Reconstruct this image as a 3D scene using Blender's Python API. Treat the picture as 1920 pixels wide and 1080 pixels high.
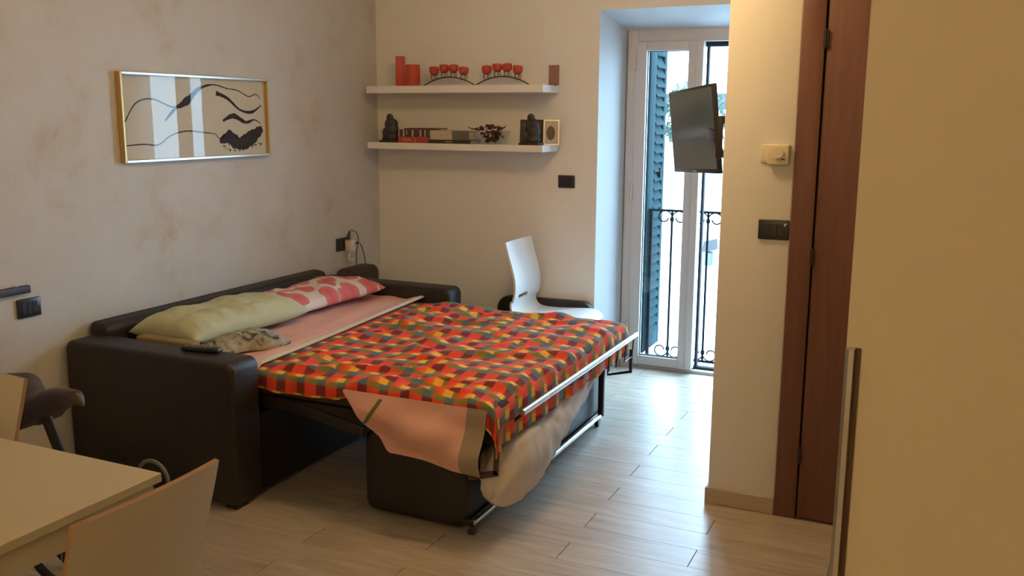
import bpy, bmesh, math, random
from mathutils import Vector, Matrix, noise
random.seed(7)
for o in list(bpy.data.objects):
    bpy.data.objects.remove(o, do_unlink=True)
S = bpy.context.scene
COL = S.collection
PI = math.pi

# ------------------------------------------------------------------ camera
cd = bpy.data.cameras.new('camera'); cam = bpy.data.objects.new('camera', cd); COL.objects.link(cam)
cd.sensor_width = 36.0; cd.lens = 1743.18 / 1920 * 36.0; cd.clip_start = 0.02; cd.clip_end = 500
yaw, pitch, roll = -0.43498715, 0.18378081, -0.00493733
fwd = Vector((math.sin(yaw)*math.cos(pitch), math.cos(yaw)*math.cos(pitch), -math.sin(pitch)))
rgt = Vector((math.cos(yaw), -math.sin(yaw), 0)); dwn = fwd.cross(rgt)
r2 = rgt*math.cos(roll) + dwn*math.sin(roll); d2 = -rgt*math.sin(roll) + dwn*math.cos(roll)
M = Matrix((r2, -d2, -fwd)).transposed().to_4x4(); M.translation = (0, 0, 1.6)
cam.matrix_world = M
S.camera = cam
# ------------------------------------------------------------------ world / light / exposure
W = bpy.data.worlds.new('overcast_sky'); S.world = W; W.use_nodes = True
bg = W.node_tree.nodes['Background']; bg.inputs[0].default_value = (0.46, 0.74, 1.0, 1); bg.inputs[1].default_value = 24.0
S.view_settings.view_transform = 'Standard'; S.view_settings.look = 'None'
S.view_settings.gamma = 1; S.view_settings.use_curve_mapping = False
S.view_settings.exposure = 0.0
LAMP_STRENGTH, LAMP2_STRENGTH = 46.0, 64.0
pl = bpy.data.lights.new('window_portal', 'AREA'); pl.shape = 'RECTANGLE'; pl.size = 0.95; pl.size_y = 2.1
pl.cycles.is_portal = True
po = bpy.data.objects.new('window_portal', pl); COL.objects.link(po); po.location = (-1.37, 5.79, 1.06)
po.rotation_euler = (-PI/2, 0, 0)

# ------------------------------------------------------------------ materials
MATS = {}
def nt(name):
    m = bpy.data.materials.new(name); m.use_nodes = True
    t = m.node_tree; b = t.nodes['Principled BSDF']; MATS[name] = m
    return m, t, b
def L(t, a, b): t.links.new(a, b)
def mat(name, col, rough=0.5, metal=0.0, var=0.0, vscale=8.0, bump=0.0, bscale=60.0, spec=None, coat=0.0, trans=0.0, ior=1.45, stretch=None):
    m, t, b = nt(name)
    b.inputs['Base Color'].default_value = (*col, 1); b.inputs['Roughness'].default_value = rough
    b.inputs['Metallic'].default_value = metal
    if spec is not None: b.inputs['Specular IOR Level'].default_value = spec
    if coat: b.inputs['Coat Weight'].default_value = coat
    if trans: b.inputs['Transmission Weight'].default_value = trans; b.inputs['IOR'].default_value = ior
    if var or bump:
        tc = t.nodes.new('ShaderNodeTexCoord'); src = tc.outputs['Object']
        if stretch:
            mp = t.nodes.new('ShaderNodeMapping'); mp.inputs['Scale'].default_value = stretch; L(t, src, mp.inputs[0]); src = mp.outputs[0]
    if var:
        n = t.nodes.new('ShaderNodeTexNoise'); n.inputs['Scale'].default_value = vscale; n.inputs['Detail'].default_value = 4; L(t, src, n.inputs['Vector'])
        mx = t.nodes.new('ShaderNodeMix'); mx.data_type = 'RGBA'
        mx.inputs[6].default_value = (*[max(0, c*(1-var)) for c in col], 1); mx.inputs[7].default_value = (*[min(1, c*(1+var)) for c in col], 1)
        L(t, n.outputs[0], mx.inputs[0]); L(t, mx.outputs[2], b.inputs['Base Color'])
    if bump:
        n2 = t.nodes.new('ShaderNodeTexNoise'); n2.inputs['Scale'].default_value = bscale; n2.inputs['Detail'].default_value = 3; L(t, src, n2.inputs['Vector'])
        bp = t.nodes.new('ShaderNodeBump'); bp.inputs['Strength'].default_value = bump; bp.inputs['Distance'].default_value = 0.01
        L(t, n2.outputs[0], bp.inputs['Height']); L(t, bp.outputs[0], b.inputs['Normal'])
    return m
def ramp(t, fac, stops, interp='LINEAR'):
    r = t.nodes.new('ShaderNodeValToRGB'); r.color_ramp.interpolation = interp
    e = r.color_ramp.elements
    e[0].position, e[0].color = stops[0][0], (*stops[0][1], 1)
    e[1].position, e[1].color = stops[1][0], (*stops[1][1], 1)
    for p, c in stops[2:]:
        x = e.new(p); x.color = (*c, 1)
    L(t, fac, r.inputs[0]); return r.outputs[0]
def math_n(t, op, a, b=None):
    n = t.nodes.new('ShaderNodeMath'); n.operation = op
    for i, v in enumerate((a, b)):
        if v is None: continue
        if isinstance(v, (int, float)): n.inputs[i].default_value = v
        else: L(t, v, n.inputs[i])
    return n.outputs[0]

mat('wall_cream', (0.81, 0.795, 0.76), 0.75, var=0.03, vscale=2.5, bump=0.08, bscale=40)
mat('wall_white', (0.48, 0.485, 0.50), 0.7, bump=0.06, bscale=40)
mat('ceiling_white', (0.80, 0.78, 0.74), 0.8, bump=0.05, bscale=50)
# mottled plaster of the left wall
m, t, b = nt('plaster_mottled')
tc = t.nodes.new('ShaderNodeTexCoord')
n1 = t.nodes.new('ShaderNodeTexNoise'); n1.inputs['Scale'].default_value = 3.4; n1.inputs['Detail'].default_value = 8; n1.inputs['Roughness'].default_value = 0.66; n1.inputs['Distortion'].default_value = 0.25
L(t, tc.outputs['Object'], n1.inputs['Vector'])
c1 = ramp(t, n1.outputs[0], [(0.26, (0.46, 0.38, 0.28)), (0.36, (0.525, 0.485, 0.42)), (0.46, (0.555, 0.54, 0.51)), (0.70, (0.585, 0.575, 0.56))])
L(t, c1, b.inputs['Base Color']); b.inputs['Roughness'].default_value = 0.6
bp = t.nodes.new('ShaderNodeBump'); bp.inputs['Strength'].default_value = 0.10; bp.inputs['Distance'].default_value = 0.01
L(t, n1.outputs[0], bp.inputs['Height']); L(t, bp.outputs[0], b.inputs['Normal'])
# wood-look floor boards
def board_mat(name, use_random):
    m, t, b = nt(name)
    tc = t.nodes.new('ShaderNodeTexCoord'); oi = t.nodes.new('ShaderNodeObjectInfo')
    geo = t.nodes.new('ShaderNodeNewGeometry')
    add = t.nodes.new('ShaderNodeVectorMath'); add.operation = 'ADD'
    sc = t.nodes.new('ShaderNodeVectorMath'); sc.operation = 'SCALE'; sc.inputs[0].default_value = (17.0, 31.0, 5.0)
    L(t, oi.outputs['Random'], sc.inputs['Scale']); L(t, tc.outputs['Object'] if use_random else geo.outputs['Position'], add.inputs[0]); L(t, sc.outputs[0], add.inputs[1])
    mp = t.nodes.new('ShaderNodeMapping'); mp.inputs['Scale'].default_value = (1.6, 13.0, 1.0); L(t, add.outputs[0], mp.inputs[0])
    n = t.nodes.new('ShaderNodeTexNoise'); n.inputs['Scale'].default_value = 2.2; n.inputs['Detail'].default_value = 7; n.inputs['Roughness'].default_value = 0.6; n.inputs['Distortion'].default_value = 0.5
    L(t, mp.outputs[0], n.inputs['Vector'])
    c = ramp(t, n.outputs[0], [(0.26, (0.32, 0.265, 0.21)), (0.43, (0.42, 0.36, 0.295)), (0.58, (0.48, 0.42, 0.35)), (0.75, (0.57, 0.52, 0.45))])
    hs = t.nodes.new('ShaderNodeHueSaturation'); L(t, c, hs.inputs['Color'])
    v = math_n(t, 'ADD', math_n(t, 'MULTIPLY', oi.outputs['Random'], 0.10), 0.94); L(t, v, hs.inputs['Value'])
    L(t, hs.outputs[0], b.inputs['Base Color']); b.inputs['Roughness'].default_value = 0.34
    bp = t.nodes.new('ShaderNodeBump'); bp.inputs['Strength'].default_value = 0.12; bp.inputs['Distance'].default_value = 0.004
    L(t, n.outputs[0], bp.inputs['Height']); L(t, bp.outputs[0], b.inputs['Normal'])
    return m
board_mat('floor_board', True); board_mat('floor_screed', False)
mat('grout', (0.16, 0.13, 0.10), 0.9)
mat('base_tile', (0.43, 0.36, 0.28), 0.5, var=0.15, vscale=14, stretch=(1, 1, 6))
def wood(name, c0, c1, stretch, scale=3.0, rough=0.45):
    m, t, b = nt(name); tc = t.nodes.new('ShaderNodeTexCoord'); mp = t.nodes.new('ShaderNodeMapping'); mp.inputs['Scale'].default_value = stretch
    L(t, tc.outputs['Object'], mp.inputs[0]); n = t.nodes.new('ShaderNodeTexNoise'); n.inputs['Scale'].default_value = scale; n.inputs['Detail'].default_value = 6
    n.inputs['Distortion'].default_value = 0.6; L(t, mp.outputs[0], n.inputs['Vector'])
    L(t, ramp(t, n.outputs[0], [(0.3, c0), (0.7, c1)]), b.inputs['Base Color']); b.inputs['Roughness'].default_value = rough
    return m
wood('door_wood', (0.130, 0.052, 0.036), (0.170, 0.068, 0.046), (14, 14, 1.0))
wood('plywood_edge', (0.30, 0.155, 0.075), (0.38, 0.21, 0.11), (4, 4, 40))
mat('white_laminate', (0.78, 0.74, 0.66), 0.35, var=0.02)
mat('white_lacquer', (0.80, 0.79, 0.77), 0.4)
mat('cream_laminate', (0.64, 0.57, 0.43), 0.45, var=0.03, vscale=3)
mat('table_white', (0.50, 0.435, 0.28), 0.4, var=0.02)
mat('chair_white', (0.76, 0.77, 0.77), 0.35)
mat('chair_white_dim', (0.55, 0.49, 0.37), 0.4)  # darker copy of the chair white, dim light put into the colour
mat('bracket_brown', (0.075, 0.048, 0.04), 0.6)
mat('upvc', (0.56, 0.55, 0.56), 0.45)
mat('leather', (0.020, 0.015, 0.014), 0.48, var=0.25, vscale=6, bump=0.25, bscale=180, spec=0.45)
mat('leather_brown', (0.040, 0.021, 0.016), 0.42, var=0.25, vscale=6, bump=0.25, bscale=180)
mat('mattress_dark', (0.045, 0.030, 0.022), 0.9, bump=0.3, bscale=90)
mat('black_plastic', (0.020, 0.020, 0.024), 0.35)
mat('switch_plastic', (0.022, 0.020, 0.024), 0.3, coat=0.2)
mat('screen_glass', (0.10, 0.15, 0.21), 0.14, spec=0.7)  # base colour raised blue-grey to carry reflected daylight
mat('chrome', (0.78, 0.78, 0.78), 0.22, metal=1.0)
mat('aluminium', (0.62, 0.60, 0.55), 0.32, metal=1.0)
mat('gold_frame', (0.62, 0.42, 0.18), 0.35, metal=0.6)
mat('dark_metal', (0.045, 0.035, 0.032), 0.4, metal=0.6)
mat('iron', (0.012, 0.015, 0.018), 0.9, spec=0.05)
mat('shutter_green', (0.016, 0.030, 0.034), 0.95, spec=0.03)
mat('screen_frame', (0.03, 0.033, 0.04), 0.8, spec=0.1)
def clear_glass(name, edge):
    m, t, b = nt(name); t.nodes.remove(b); out = [n for n in t.nodes if n.type == 'OUTPUT_MATERIAL'][0]
    tr = t.nodes.new('ShaderNodeBsdfTransparent'); tr.inputs[0].default_value = (0.96, 0.98, 0.98, 1); gl = t.nodes.new('ShaderNodeBsdfGlossy'); gl.inputs['Roughness'].default_value = 0.01
    lw = t.nodes.new('ShaderNodeLayerWeight'); mx = t.nodes.new('ShaderNodeMixShader')
    fc = math_n(t, 'ADD', math_n(t, 'MULTIPLY', math_n(t, 'POWER', lw.outputs['Facing'], 4.0), edge), edge*0.05)
    L(t, fc, mx.inputs[0]); L(t, tr.outputs[0], mx.inputs[1]); L(t, gl.outputs[0], mx.inputs[2]); L(t, mx.outputs[0], out.inputs[0])
clear_glass('glass_pane', 0.5); clear_glass('picture_glass', 0.22)
clear_glass('bowl_glass', 0.8)
mat('paper', (0.70, 0.61, 0.50), 0.85)
mat('ink', (0.03, 0.02, 0.02), 0.8)
mat('candle_red', (0.50, 0.065, 0.035), 0.55, var=0.1)
mat('bronze', (0.13, 0.08, 0.05), 0.45, metal=0.7)
mat('statue', (0.035, 0.028, 0.024), 0.5, var=0.3, vscale=30)
mat('book_red', (0.42, 0.05, 0.045), 0.6)
mat('book_red_pale', (0.50, 0.16, 0.10), 0.6)
mat('book_dark', (0.085, 0.040, 0.028), 0.6)
mat('book_cream', (0.52, 0.43, 0.32), 0.7)
mat('book_black', (0.035, 0.025, 0.02), 0.5)
mat('book_grey', (0.13, 0.12, 0.115), 0.6)
mat('book_brown', (0.12, 0.06, 0.035), 0.6)
mat('page', (0.60, 0.53, 0.43), 0.9)
mat('print_pale', (0.52, 0.47, 0.42), 0.8)
mat('petal', (0.11, 0.032, 0.030), 0.75, var=0.4, vscale=40)
mat('pink_flower', (0.62, 0.25, 0.24), 0.7)
mat('dark_print', (0.075, 0.06, 0.05), 0.6, var=0.3, vscale=12)
mat('pale_print', (0.50, 0.45, 0.38), 0.6, var=0.08, vscale=20)
mat('olive_print', (0.13, 0.105, 0.06), 0.7, var=0.4, vscale=30)
mat('rose_print', (0.26, 0.11, 0.09), 0.6, var=0.5, vscale=30)
mat('therm_plastic', (0.72, 0.65, 0.50), 0.45)
mat('led', (0.9, 0.9, 0.75), 0.4)
mat('white_plastic', (0.72, 0.69, 0.65), 0.4)
mat('pillow_cream', (0.47, 0.48, 0.31), 0.9, var=0.08, vscale=5, bump=0.25, bscale=16)
mat('pillow_white', (0.66, 0.60, 0.54), 0.9, var=0.05, vscale=5, bump=0.3, bscale=12)
mat('sheet_pink', (0.72, 0.40, 0.33), 0.9, var=0.06, vscale=5, bump=0.2, bscale=9)
mat('sheet_cream', (0.62, 0.55, 0.40), 0.9, bump=0.2, bscale=12)
mat('sheet_beige', (0.32, 0.26, 0.19), 0.9, bump=0.2, bscale=12)
mat('sheet_shade_brown', (0.26, 0.18, 0.075), 0.9, var=0.2, vscale=10)  # sheet in shade, the shade put into its colour
mat('trim_green', (0.14, 0.15, 0.04), 0.9)
mat('tyre', (0.02, 0.02, 0.02), 0.7)
mat('reflector_red', (0.35, 0.015, 0.02), 0.2)
mat('outdoor_plaster', (0.42, 0.44, 0.44), 0.9, var=0.04, vscale=0.6)
mat('outdoor_white', (0.85, 0.85, 0.85), 0.9)
mat('outdoor_paving', (0.52, 0.53, 0.52), 0.9, var=0.06, vscale=0.5)
mat('eave_grey', (0.02, 0.018, 0.02), 0.8)
mat('window_dark', (0.06, 0.07, 0.08), 0.2)
mat('foliage', (0.03, 0.045, 0.03), 0.8, var=0.4, vscale=3)
mat('bark', (0.06, 0.05, 0.04), 0.9)
mat('pale_blue', (0.025, 0.04, 0.05), 0.5)
mat('stone', (0.50, 0.50, 0.49), 0.7, var=0.1)
# camouflage cloth
m, t, b = nt('camo'); tc = t.nodes.new('ShaderNodeTexCoord'); n = t.nodes.new('ShaderNodeTexNoise'); n.inputs['Scale'].default_value = 24; n.inputs['Detail'].default_value = 1.5; n.inputs['Distortion'].default_value = 0.6
L(t, tc.outputs['Object'], n.inputs['Vector'])
L(t, ramp(t, n.outputs[0], [(0.0, (0.06, 0.05, 0.033)), (0.38, (0.16, 0.145, 0.10)), (0.45, (0.30, 0.28, 0.215)), (0.60, (0.37, 0.35, 0.27))], 'CONSTANT'), b.inputs['Base Color']); b.inputs['Roughness'].default_value = 0.95
# strawberry pillow
m, t, b = nt('pillow_fruit'); uv = t.nodes.new('ShaderNodeUVMap'); vo = t.nodes.new('ShaderNodeTexVoronoi'); vo.voronoi_dimensions = '2D'; vo.inputs['Scale'].default_value = 7.6; vo.inputs['Randomness'].default_value = 0.7
nz = t.nodes.new('ShaderNodeTexNoise'); nz.inputs['Scale'].default_value = 9; L(t, uv.outputs[0], nz.inputs['Vector'])
av = t.nodes.new('ShaderNodeVectorMath'); av.operation = 'MULTIPLY_ADD'; av.inputs[1].default_value = (0.05, 0.05, 0); L(t, nz.outputs['Color'], av.inputs[0]); L(t, uv.outputs[0], av.inputs[2])
L(t, av.outputs[0], vo.inputs['Vector'])
L(t, ramp(t, vo.outputs['Distance'], [(0.0, (0.60, 0.10, 0.105)), (0.40, (0.66, 0.17, 0.16)), (0.43, (0.30, 0.22, 0.13)), (0.455, (0.68, 0.57, 0.49))]), b.inputs['Base Color']); b.inputs['Roughness'].default_value = 0.9
# madras check blanket
m, t, b = nt('blanket_check'); uv = t.nodes.new('ShaderNodeUVMap'); sp = t.nodes.new('ShaderNodeSeparateXYZ'); L(t, uv.outputs[0], sp.inputs[0])
fu = math_n(t, 'FRACT', math_n(t, 'DIVIDE', sp.outputs[0], 0.098)); fv = math_n(t, 'FRACT', math_n(t, 'DIVIDE', sp.outputs[1], 0.118))
RED, MAR, GRN, TEAL, ORG, YEL, TAN = (0.74, 0.060, 0.028), (0.20, 0.028, 0.024), (0.22, 0.185, 0.035), (0.085, 0.165, 0.20), (0.76, 0.16, 0.03), (0.85, 0.45, 0.05), (0.48, 0.11, 0.04)
r_red = ramp(t, fu, [(0.0, RED), (0.52, RED), (0.56, MAR), (0.96, MAR), (1.0, RED)])
r_dark = ramp(t, fu, [(0.0, TAN), (0.14, GRN), (0.46, GRN), (0.58, TEAL), (0.90, TEAL), (1.0, TAN)])
r_yel = ramp(t, fu, [(0.0, RED), (0.32, ORG), (0.42, YEL), (0.72, YEL), (0.78, GRN), (0.94, GRN), (1.0, RED)])
s1 = ramp(t, fv, [(0.0, (0, 0, 0)), (0.38, (0, 0, 0)), (0.42, (1, 1, 1)), (0.96, (1, 1, 1)), (1.0, (0, 0, 0))])
s2 = ramp(t, fv, [(0.0, (0, 0, 0)), (0.68, (0, 0, 0)), (0.72, (1, 1, 1)), (1.0, (1, 1, 1))])
def mixc(t, f, a, c):
    mx = t.nodes.new('ShaderNodeMix'); mx.data_type = 'RGBA'; L(t, f, mx.inputs[0]); L(t, a, mx.inputs[6]); L(t, c, mx.inputs[7]); return mx.outputs[2]
L(t, mixc(t, s1, r_red, mixc(t, s2, r_dark, r_yel)), b.inputs['Base Color']); b.inputs['Roughness'].default_value = 0.95
# lamp globe (gives light)
m, t, b = nt('lamp_globe'); b.inputs['Emission Color'].default_value = (1.0, 0.64, 0.27, 1); b.inputs['Emission Strength'].default_value = LAMP_STRENGTH
b.inputs['Base Color'].default_value = (0.9, 0.85, 0.75, 1)

m, t, b = nt('lamp_globe_soft'); b.inputs['Emission Color'].default_value = (1.0, 0.64, 0.27, 1); b.inputs['Emission Strength'].default_value = LAMP2_STRENGTH
b.inputs['Base Color'].default_value = (0.9, 0.85, 0.75, 1)
# ------------------------------------------------------------------ mesh helpers
OFF = {}
def thing(name, loc, label, cat, group=None):
    o = bpy.data.objects.new(name, None); COL.objects.link(o); o.location = loc; o.empty_display_size = 0.05
    OFF[o.name] = Vector(loc); tag(o, label, cat, group); return o
def tag(o, label=None, cat=None, group=None, kind=None):
    if label: o['label'] = label
    if cat: o['category'] = cat
    if group: o['group'] = group
    if kind: o['kind'] = kind
    return o
class MB:
    def __init__(s): s.v = []; s.f = []; s.mi = []; s.uv = None
    def add(s, vs, fs, mi=0):
        n = len(s.v); s.v += [tuple(p) for p in vs]; s.f += [tuple(i+n for i in f) for f in fs]; s.mi += [mi]*len(fs); return s
    def box(s, lo, hi, mi=0):
        x0, y0, z0 = lo; x1, y1, z1 = hi
        return s.add([(x0,y0,z0),(x1,y0,z0),(x1,y1,z0),(x0,y1,z0),(x0,y0,z1),(x1,y0,z1),(x1,y1,z1),(x0,y1,z1)],
                     [(0,3,2,1),(4,5,6,7),(0,1,5,4),(1,2,6,5),(2,3,7,6),(3,0,4,7)], mi)
    def obox(s, c, ax, h, mi=0):
        c = Vector(c); a = [Vector(q).normalized()*k for q, k in zip(ax, h)]
        vs = [c + a[0]*i + a[1]*j + a[2]*k for k in (-1,1) for i, j in ((-1,-1),(1,-1),(1,1),(-1,1))]
        return s.add(vs, [(0,3,2,1),(4,5,6,7),(0,1,5,4),(1,2,6,5),(2,3,7,6),(3,0,4,7)], mi)
    def bar(s, p, q, w, h, up=(0,0,1), mi=0):
        p, q = Vector(p), Vector(q); d = (q-p); l = d.length; d.normalize(); sd = d.cross(Vector(up))
        if sd.length < 1e-4: sd = d.cross(Vector((1,0,0)))
        sd.normalize(); u = sd.cross(d)
        return s.obox((p+q)/2, (d, sd, u), (l/2, w/2, h/2), mi)
    def prism(s, poly, z0, z1, axis='z', mi=0):
        n = len(poly)
        def P(a, b, c): return {'z': (a, b, c), 'y': (a, c, b), 'x': (c, a, b)}[axis]
        vs = [P(a, b, z0) for a, b in poly] + [P(a, b, z1) for a, b in poly]
        return s.add(vs, [tuple(range(n))[::-1], tuple(range(n, 2*n))] + [(i, (i+1) % n, n+(i+1) % n, n+i) for i in range(n)], mi)
    def tube(s, path, r, n=8, closed=False, mi=0):
        path = [Vector(p) for p in path]; m = len(path); vs = []; prev = None
        rr = r if isinstance(r, (list, tuple)) else [r]*m
        for i, p in enumerate(path):
            a = path[(i-1) % m] if (closed or i > 0) else p; c = path[(i+1) % m] if (closed or i < m-1) else p
            d = (c-a).normalized()
            if prev is None: prev = d.orthogonal().normalized()
            u = (prev - d*prev.dot(d))
            u = d.orthogonal().normalized() if u.length < 1e-5 else u.normalized()
            prev = u; w = d.cross(u)
            vs += [p + (u*math.cos(2*PI*k/n) + w*math.sin(2*PI*k/n))*rr[i] for k in range(n)]
        fs = []
        for i in range(m if closed else m-1):
            j = (i+1) % m
            fs += [(i*n+k, i*n+(k+1) % n, j*n+(k+1) % n, j*n+k) for k in range(n)]
        if not closed: fs += [tuple(range(n))[::-1], tuple(range((m-1)*n, m*n))]
        return s.add(vs, fs, mi)
    def lathe(s, prof, c, n=20, mi=0):
        cx, cy, cz = c; vs = []; fs = []; m = len(prof)
        for r, z in prof: vs += [(cx+r*math.cos(2*PI*k/n), cy+r*math.sin(2*PI*k/n), cz+z) for k in range(n)]
        for i in range(m-1): fs += [(i*n+k, i*n+(k+1) % n, (i+1)*n+(k+1) % n, (i+1)*n+k) for k in range(n)]
        fs += [tuple(range(n))[::-1], tuple(range((m-1)*n, m*n))]
        return s.add(vs, fs, mi)
    def ball(s, c, r, seg=16, ring=10, mi=0):
        rx, ry, rz = r if isinstance(r, (tuple, list)) else (r, r, r)
        vs = [(c[0], c[1], c[2]-rz)]
        for i in range(1, ring):
            a = -PI/2 + PI*i/ring
            vs += [(c[0]+rx*math.cos(a)*math.cos(2*PI*k/seg), c[1]+ry*math.cos(a)*math.sin(2*PI*k/seg), c[2]+rz*math.sin(a)) for k in range(seg)]
        vs.append((c[0], c[1], c[2]+rz)); e = len(vs)-1
        fs = [(0, 1+(k+1) % seg, 1+k) for k in range(seg)]
        for i in range(ring-2): fs += [(1+i*seg+k, 1+i*seg+(k+1) % seg, 1+(i+1)*seg+(k+1) % seg, 1+(i+1)*seg+k) for k in range(seg)]
        fs += [(e, 1+(ring-2)*seg+k, 1+(ring-2)*seg+(k+1) % seg) for k in range(seg)]
        return s.add(vs, fs, mi)
    def build(s, name, mats, parent=None, loc=None, smooth=False, bevel=0.0, seg=2, label=None, remesh=0.0):
        if isinstance(mats, str): mats = [mats]
        off = OFF[parent.name] if parent else Vector(loc if loc else (0, 0, 0))
        me = bpy.data.meshes.new(name); me.from_pydata([Vector(p)-off for p in s.v], [], s.f)
        for k in mats: me.materials.append(MATS[k])
        if len(mats) > 1:
            for p, i in zip(me.polygons, s.mi): p.material_index = i
        if s.uv:
            ul = me.uv_layers.new(name='UVMap')
            for lp in me.loops: ul.data[lp.index].uv = s.uv[lp.vertex_index]
        bm = bmesh.new(); bm.from_mesh(me); bmesh.ops.recalc_face_normals(bm, faces=bm.faces[:])
        if bevel:
            es = [e for e in bm.edges if len(e.link_faces) == 2 and e.calc_face_angle(0) > 0.5]
            bmesh.ops.bevel(bm, geom=es, offset=bevel, segments=seg, affect='EDGES', profile=0.5)
        bm.to_mesh(me); bm.free()
        if smooth or bevel:
            for p in me.polygons: p.use_smooth = True
            me.set_sharp_from_angle(angle=0.9 if not (bevel and seg == 1) else 0.4)
        o = bpy.data.objects.new(name, me); COL.objects.link(o)
        if parent: o.parent = parent
        else: o.location = off
        OFF[o.name] = off
        if label: o['label'] = label
        if remesh:
            md = o.modifiers.new('Remesh', 'REMESH'); md.mode = 'VOXEL'; md.voxel_size = remesh; md.use_smooth_shade = True
            ms = o.modifiers.new('Smooth', 'SMOOTH'); ms.iterations = 4
        return o
def structure(o): o['kind'] = 'structure'; return o
def arc(cx, cz, r, a0, a1, n): return [(cx + r*math.cos(a0+(a1-a0)*i/n), cz + r*math.sin(a0+(a1-a0)*i/n)) for i in range(n+1)]
def fbm(x, y, z=0.0, s=1.0): return noise.noise(Vector((x*s, y*s, z))) + 0.5*noise.noise(Vector((x*s*2.1+5, y*s*2.1, z)))

XL, YB, ZC, XM, YM = -3.45, 5.30, 2.75, -0.805, 3.695
# ------------------------------------------------------------------ setting
fl = structure(MB().box((-3.6, -2.3, -0.12), (1.7, 5.80, -0.006)).build('floor', 'floor_screed'))
PW, PLN, Y0 = 0.1472, 0.918, 3.095 - 0.1472*16
cache = {}
def plank(x0, x1, y0, y1):
    k = (round(x1-x0, 3), round(y1-y0, 3))
    if k not in cache:
        hx, hy = (x1-x0)/2-0.0014, (y1-y0)/2-0.0003
        mb = MB(); e = 0.0006
        vs = [(-hx,-hy,-0.006),(hx,-hy,-0.006),(hx,hy,-0.006),(-hx,hy,-0.006),(-hx,-hy,-e),(hx,-hy,-e),(hx,hy,-e),(-hx,hy,-e),(-hx+e,-hy+e,0),(hx-e,-hy+e,0),(hx-e,hy-e,0),(-hx+e,hy-e,0)]
        me = bpy.data.meshes.new('plank'); me.from_pydata(vs, [], [(0,1,5,4),(1,2,6,5),(2,3,7,6),(3,0,4,7),(4,5,9,8),(5,6,10,9),(6,7,11,10),(7,4,8,11),(8,9,10,11)])
        me.materials.append(MATS['floor_board']); cache[k] = me
    o = bpy.data.objects.new('plank', cache[k]); COL.objects.link(o); o.parent = fl; o.location = ((x0+x1)/2, (y0+y1)/2, 0)
for r in range(0, 34):
    y0 = Y0 + r*PW; y1 = y0 + PW
    xa, xb = (XL, 1.55) if y1 < YM+0.05 else (XL, XM+0.02)
    if y0 > 5.25: xa, xb = -1.86, -0.86
    if y0 > 5.66: break
    if y1 > 5.3 and y0 < 5.3: pass
    ph = -0.735 if (r % 2 == 0) else -1.188
    k0 = math.floor((xa - ph)/PLN); x = ph + k0*PLN
    while x < xb:
        a, c = max(x, xa), min(x+PLN, xb)
        if c - a > 0.03: plank(a, c, y0, min(y1, 5.70))
        x += PLN
MB().box((-3.6, -2.3, ZC), (1.7, 5.80, ZC+0.12)).build('ceiling', 'ceiling_white')['kind'] = 'structure'
structure(MB().box((XL-0.15, -2.3, -0.006), (XL, 5.80, ZC)).build('wall_left', 'plaster_mottled'))
wb = MB()
wb.prism([(XL, YB), (-1.905, YB), (-1.836, 5.66), (-1.836, 5.80), (XL, 5.80)], -0.006, ZC)
wb.prism([(-0.86, YB), (-0.86, YB-0.0), (1.7, YB), (1.7, 5.80), (-0.90, 5.80), (-0.90, 5.66)], -0.006, ZC)
wb.prism([(YB, 2.204), (5.66, 2.10), (5.80, 2.10), (5.80, ZC), (YB, ZC)], -1.905, -0.86, 'x')
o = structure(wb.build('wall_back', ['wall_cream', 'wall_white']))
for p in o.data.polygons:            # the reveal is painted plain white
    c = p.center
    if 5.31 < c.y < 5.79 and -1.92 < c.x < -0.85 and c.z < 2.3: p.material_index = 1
wm = MB()
wm.box((XM, YM, -0.006), (-0.53, YM+0.11, ZC)); wm.box((XM, YM+0.11, -0.006), (XM+0.10, YB, ZC))
wm.box((-0.53, YM, 2.10), (0.45, YM+0.11, ZC)); wm.box((0.45, YM, -0.006), (1.6, YM+0.11, ZC))
structure(wm.build('wall_middle', 'wall_cream', bevel=0.008, seg=2))
structure(MB().box((1.55, -2.3, -0.006), (1.7, 5.80, ZC)).build('wall_right', 'wall_cream'))
structure(MB().box((-3.6, -2.45, -0.006), (1.7, -2.3, ZC)).build('wall_front', 'wall_cream'))
structure(MB().box((XM-0.010, YM-0.010, 0), (-0.532, YM, 0.069)).box((XM-0.010, YM, 0), (XM, YB, 0.069)).build('baseboard_middle', 'base_tile', bevel=0.0015, seg=1))
structure(MB().box((XL+0.01, YB-0.01, 0), (-1.907, YB, 0.069)).build('baseboard_back', 'base_tile', bevel=0.0015, seg=1))
structure(MB().box((XL, -2.3, 0), (XL+0.01, YB-0.01, 0.069)).build('baseboard_left', 'base_tile', bevel=0.0015, seg=1))

# door_1 : brown door in the middle wall
d = bpy.data.objects.new('door_1', None); COL.objects.link(d); d.location = (-0.05, YM, 0); OFF['door_1'] = Vector(d.location); structure(d)
d['label'] = 'reddish brown wooden door with matching frame beside the light switch'
MB().box((-0.530, YM-0.014, 0), (-0.447, YM+0.10, 2.10)).build('frame_post', 'door_wood', d, bevel=0.002)
MB().box((0.367, YM-0.014, 0), (0.45, YM+0.10, 2.10)).build('frame_post', 'door_wood', d, bevel=0.002)
MB().box((-0.447, YM-0.014, 2.04), (0.367, YM+0.10, 2.10)).build('frame_head', 'door_wood', d, bevel=0.002)
MB().box((-0.441, YM-0.006, 0.006), (0.362, YM+0.036, 2.035)).build('door_leaf', 'door_wood', d, bevel=0.002)
for z in (1.883, 1.07, 0.271):
    h = MB(); h.tube([(-0.444, YM-0.012, z-0.035), (-0.444, YM-0.012, z+0.035)], 0.006, 8); h.box((-0.452, YM-0.0155, z-0.03), (-0.436, YM-0.004, z+0.03)); h.build('hinge', 'dark_metal', d)

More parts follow.
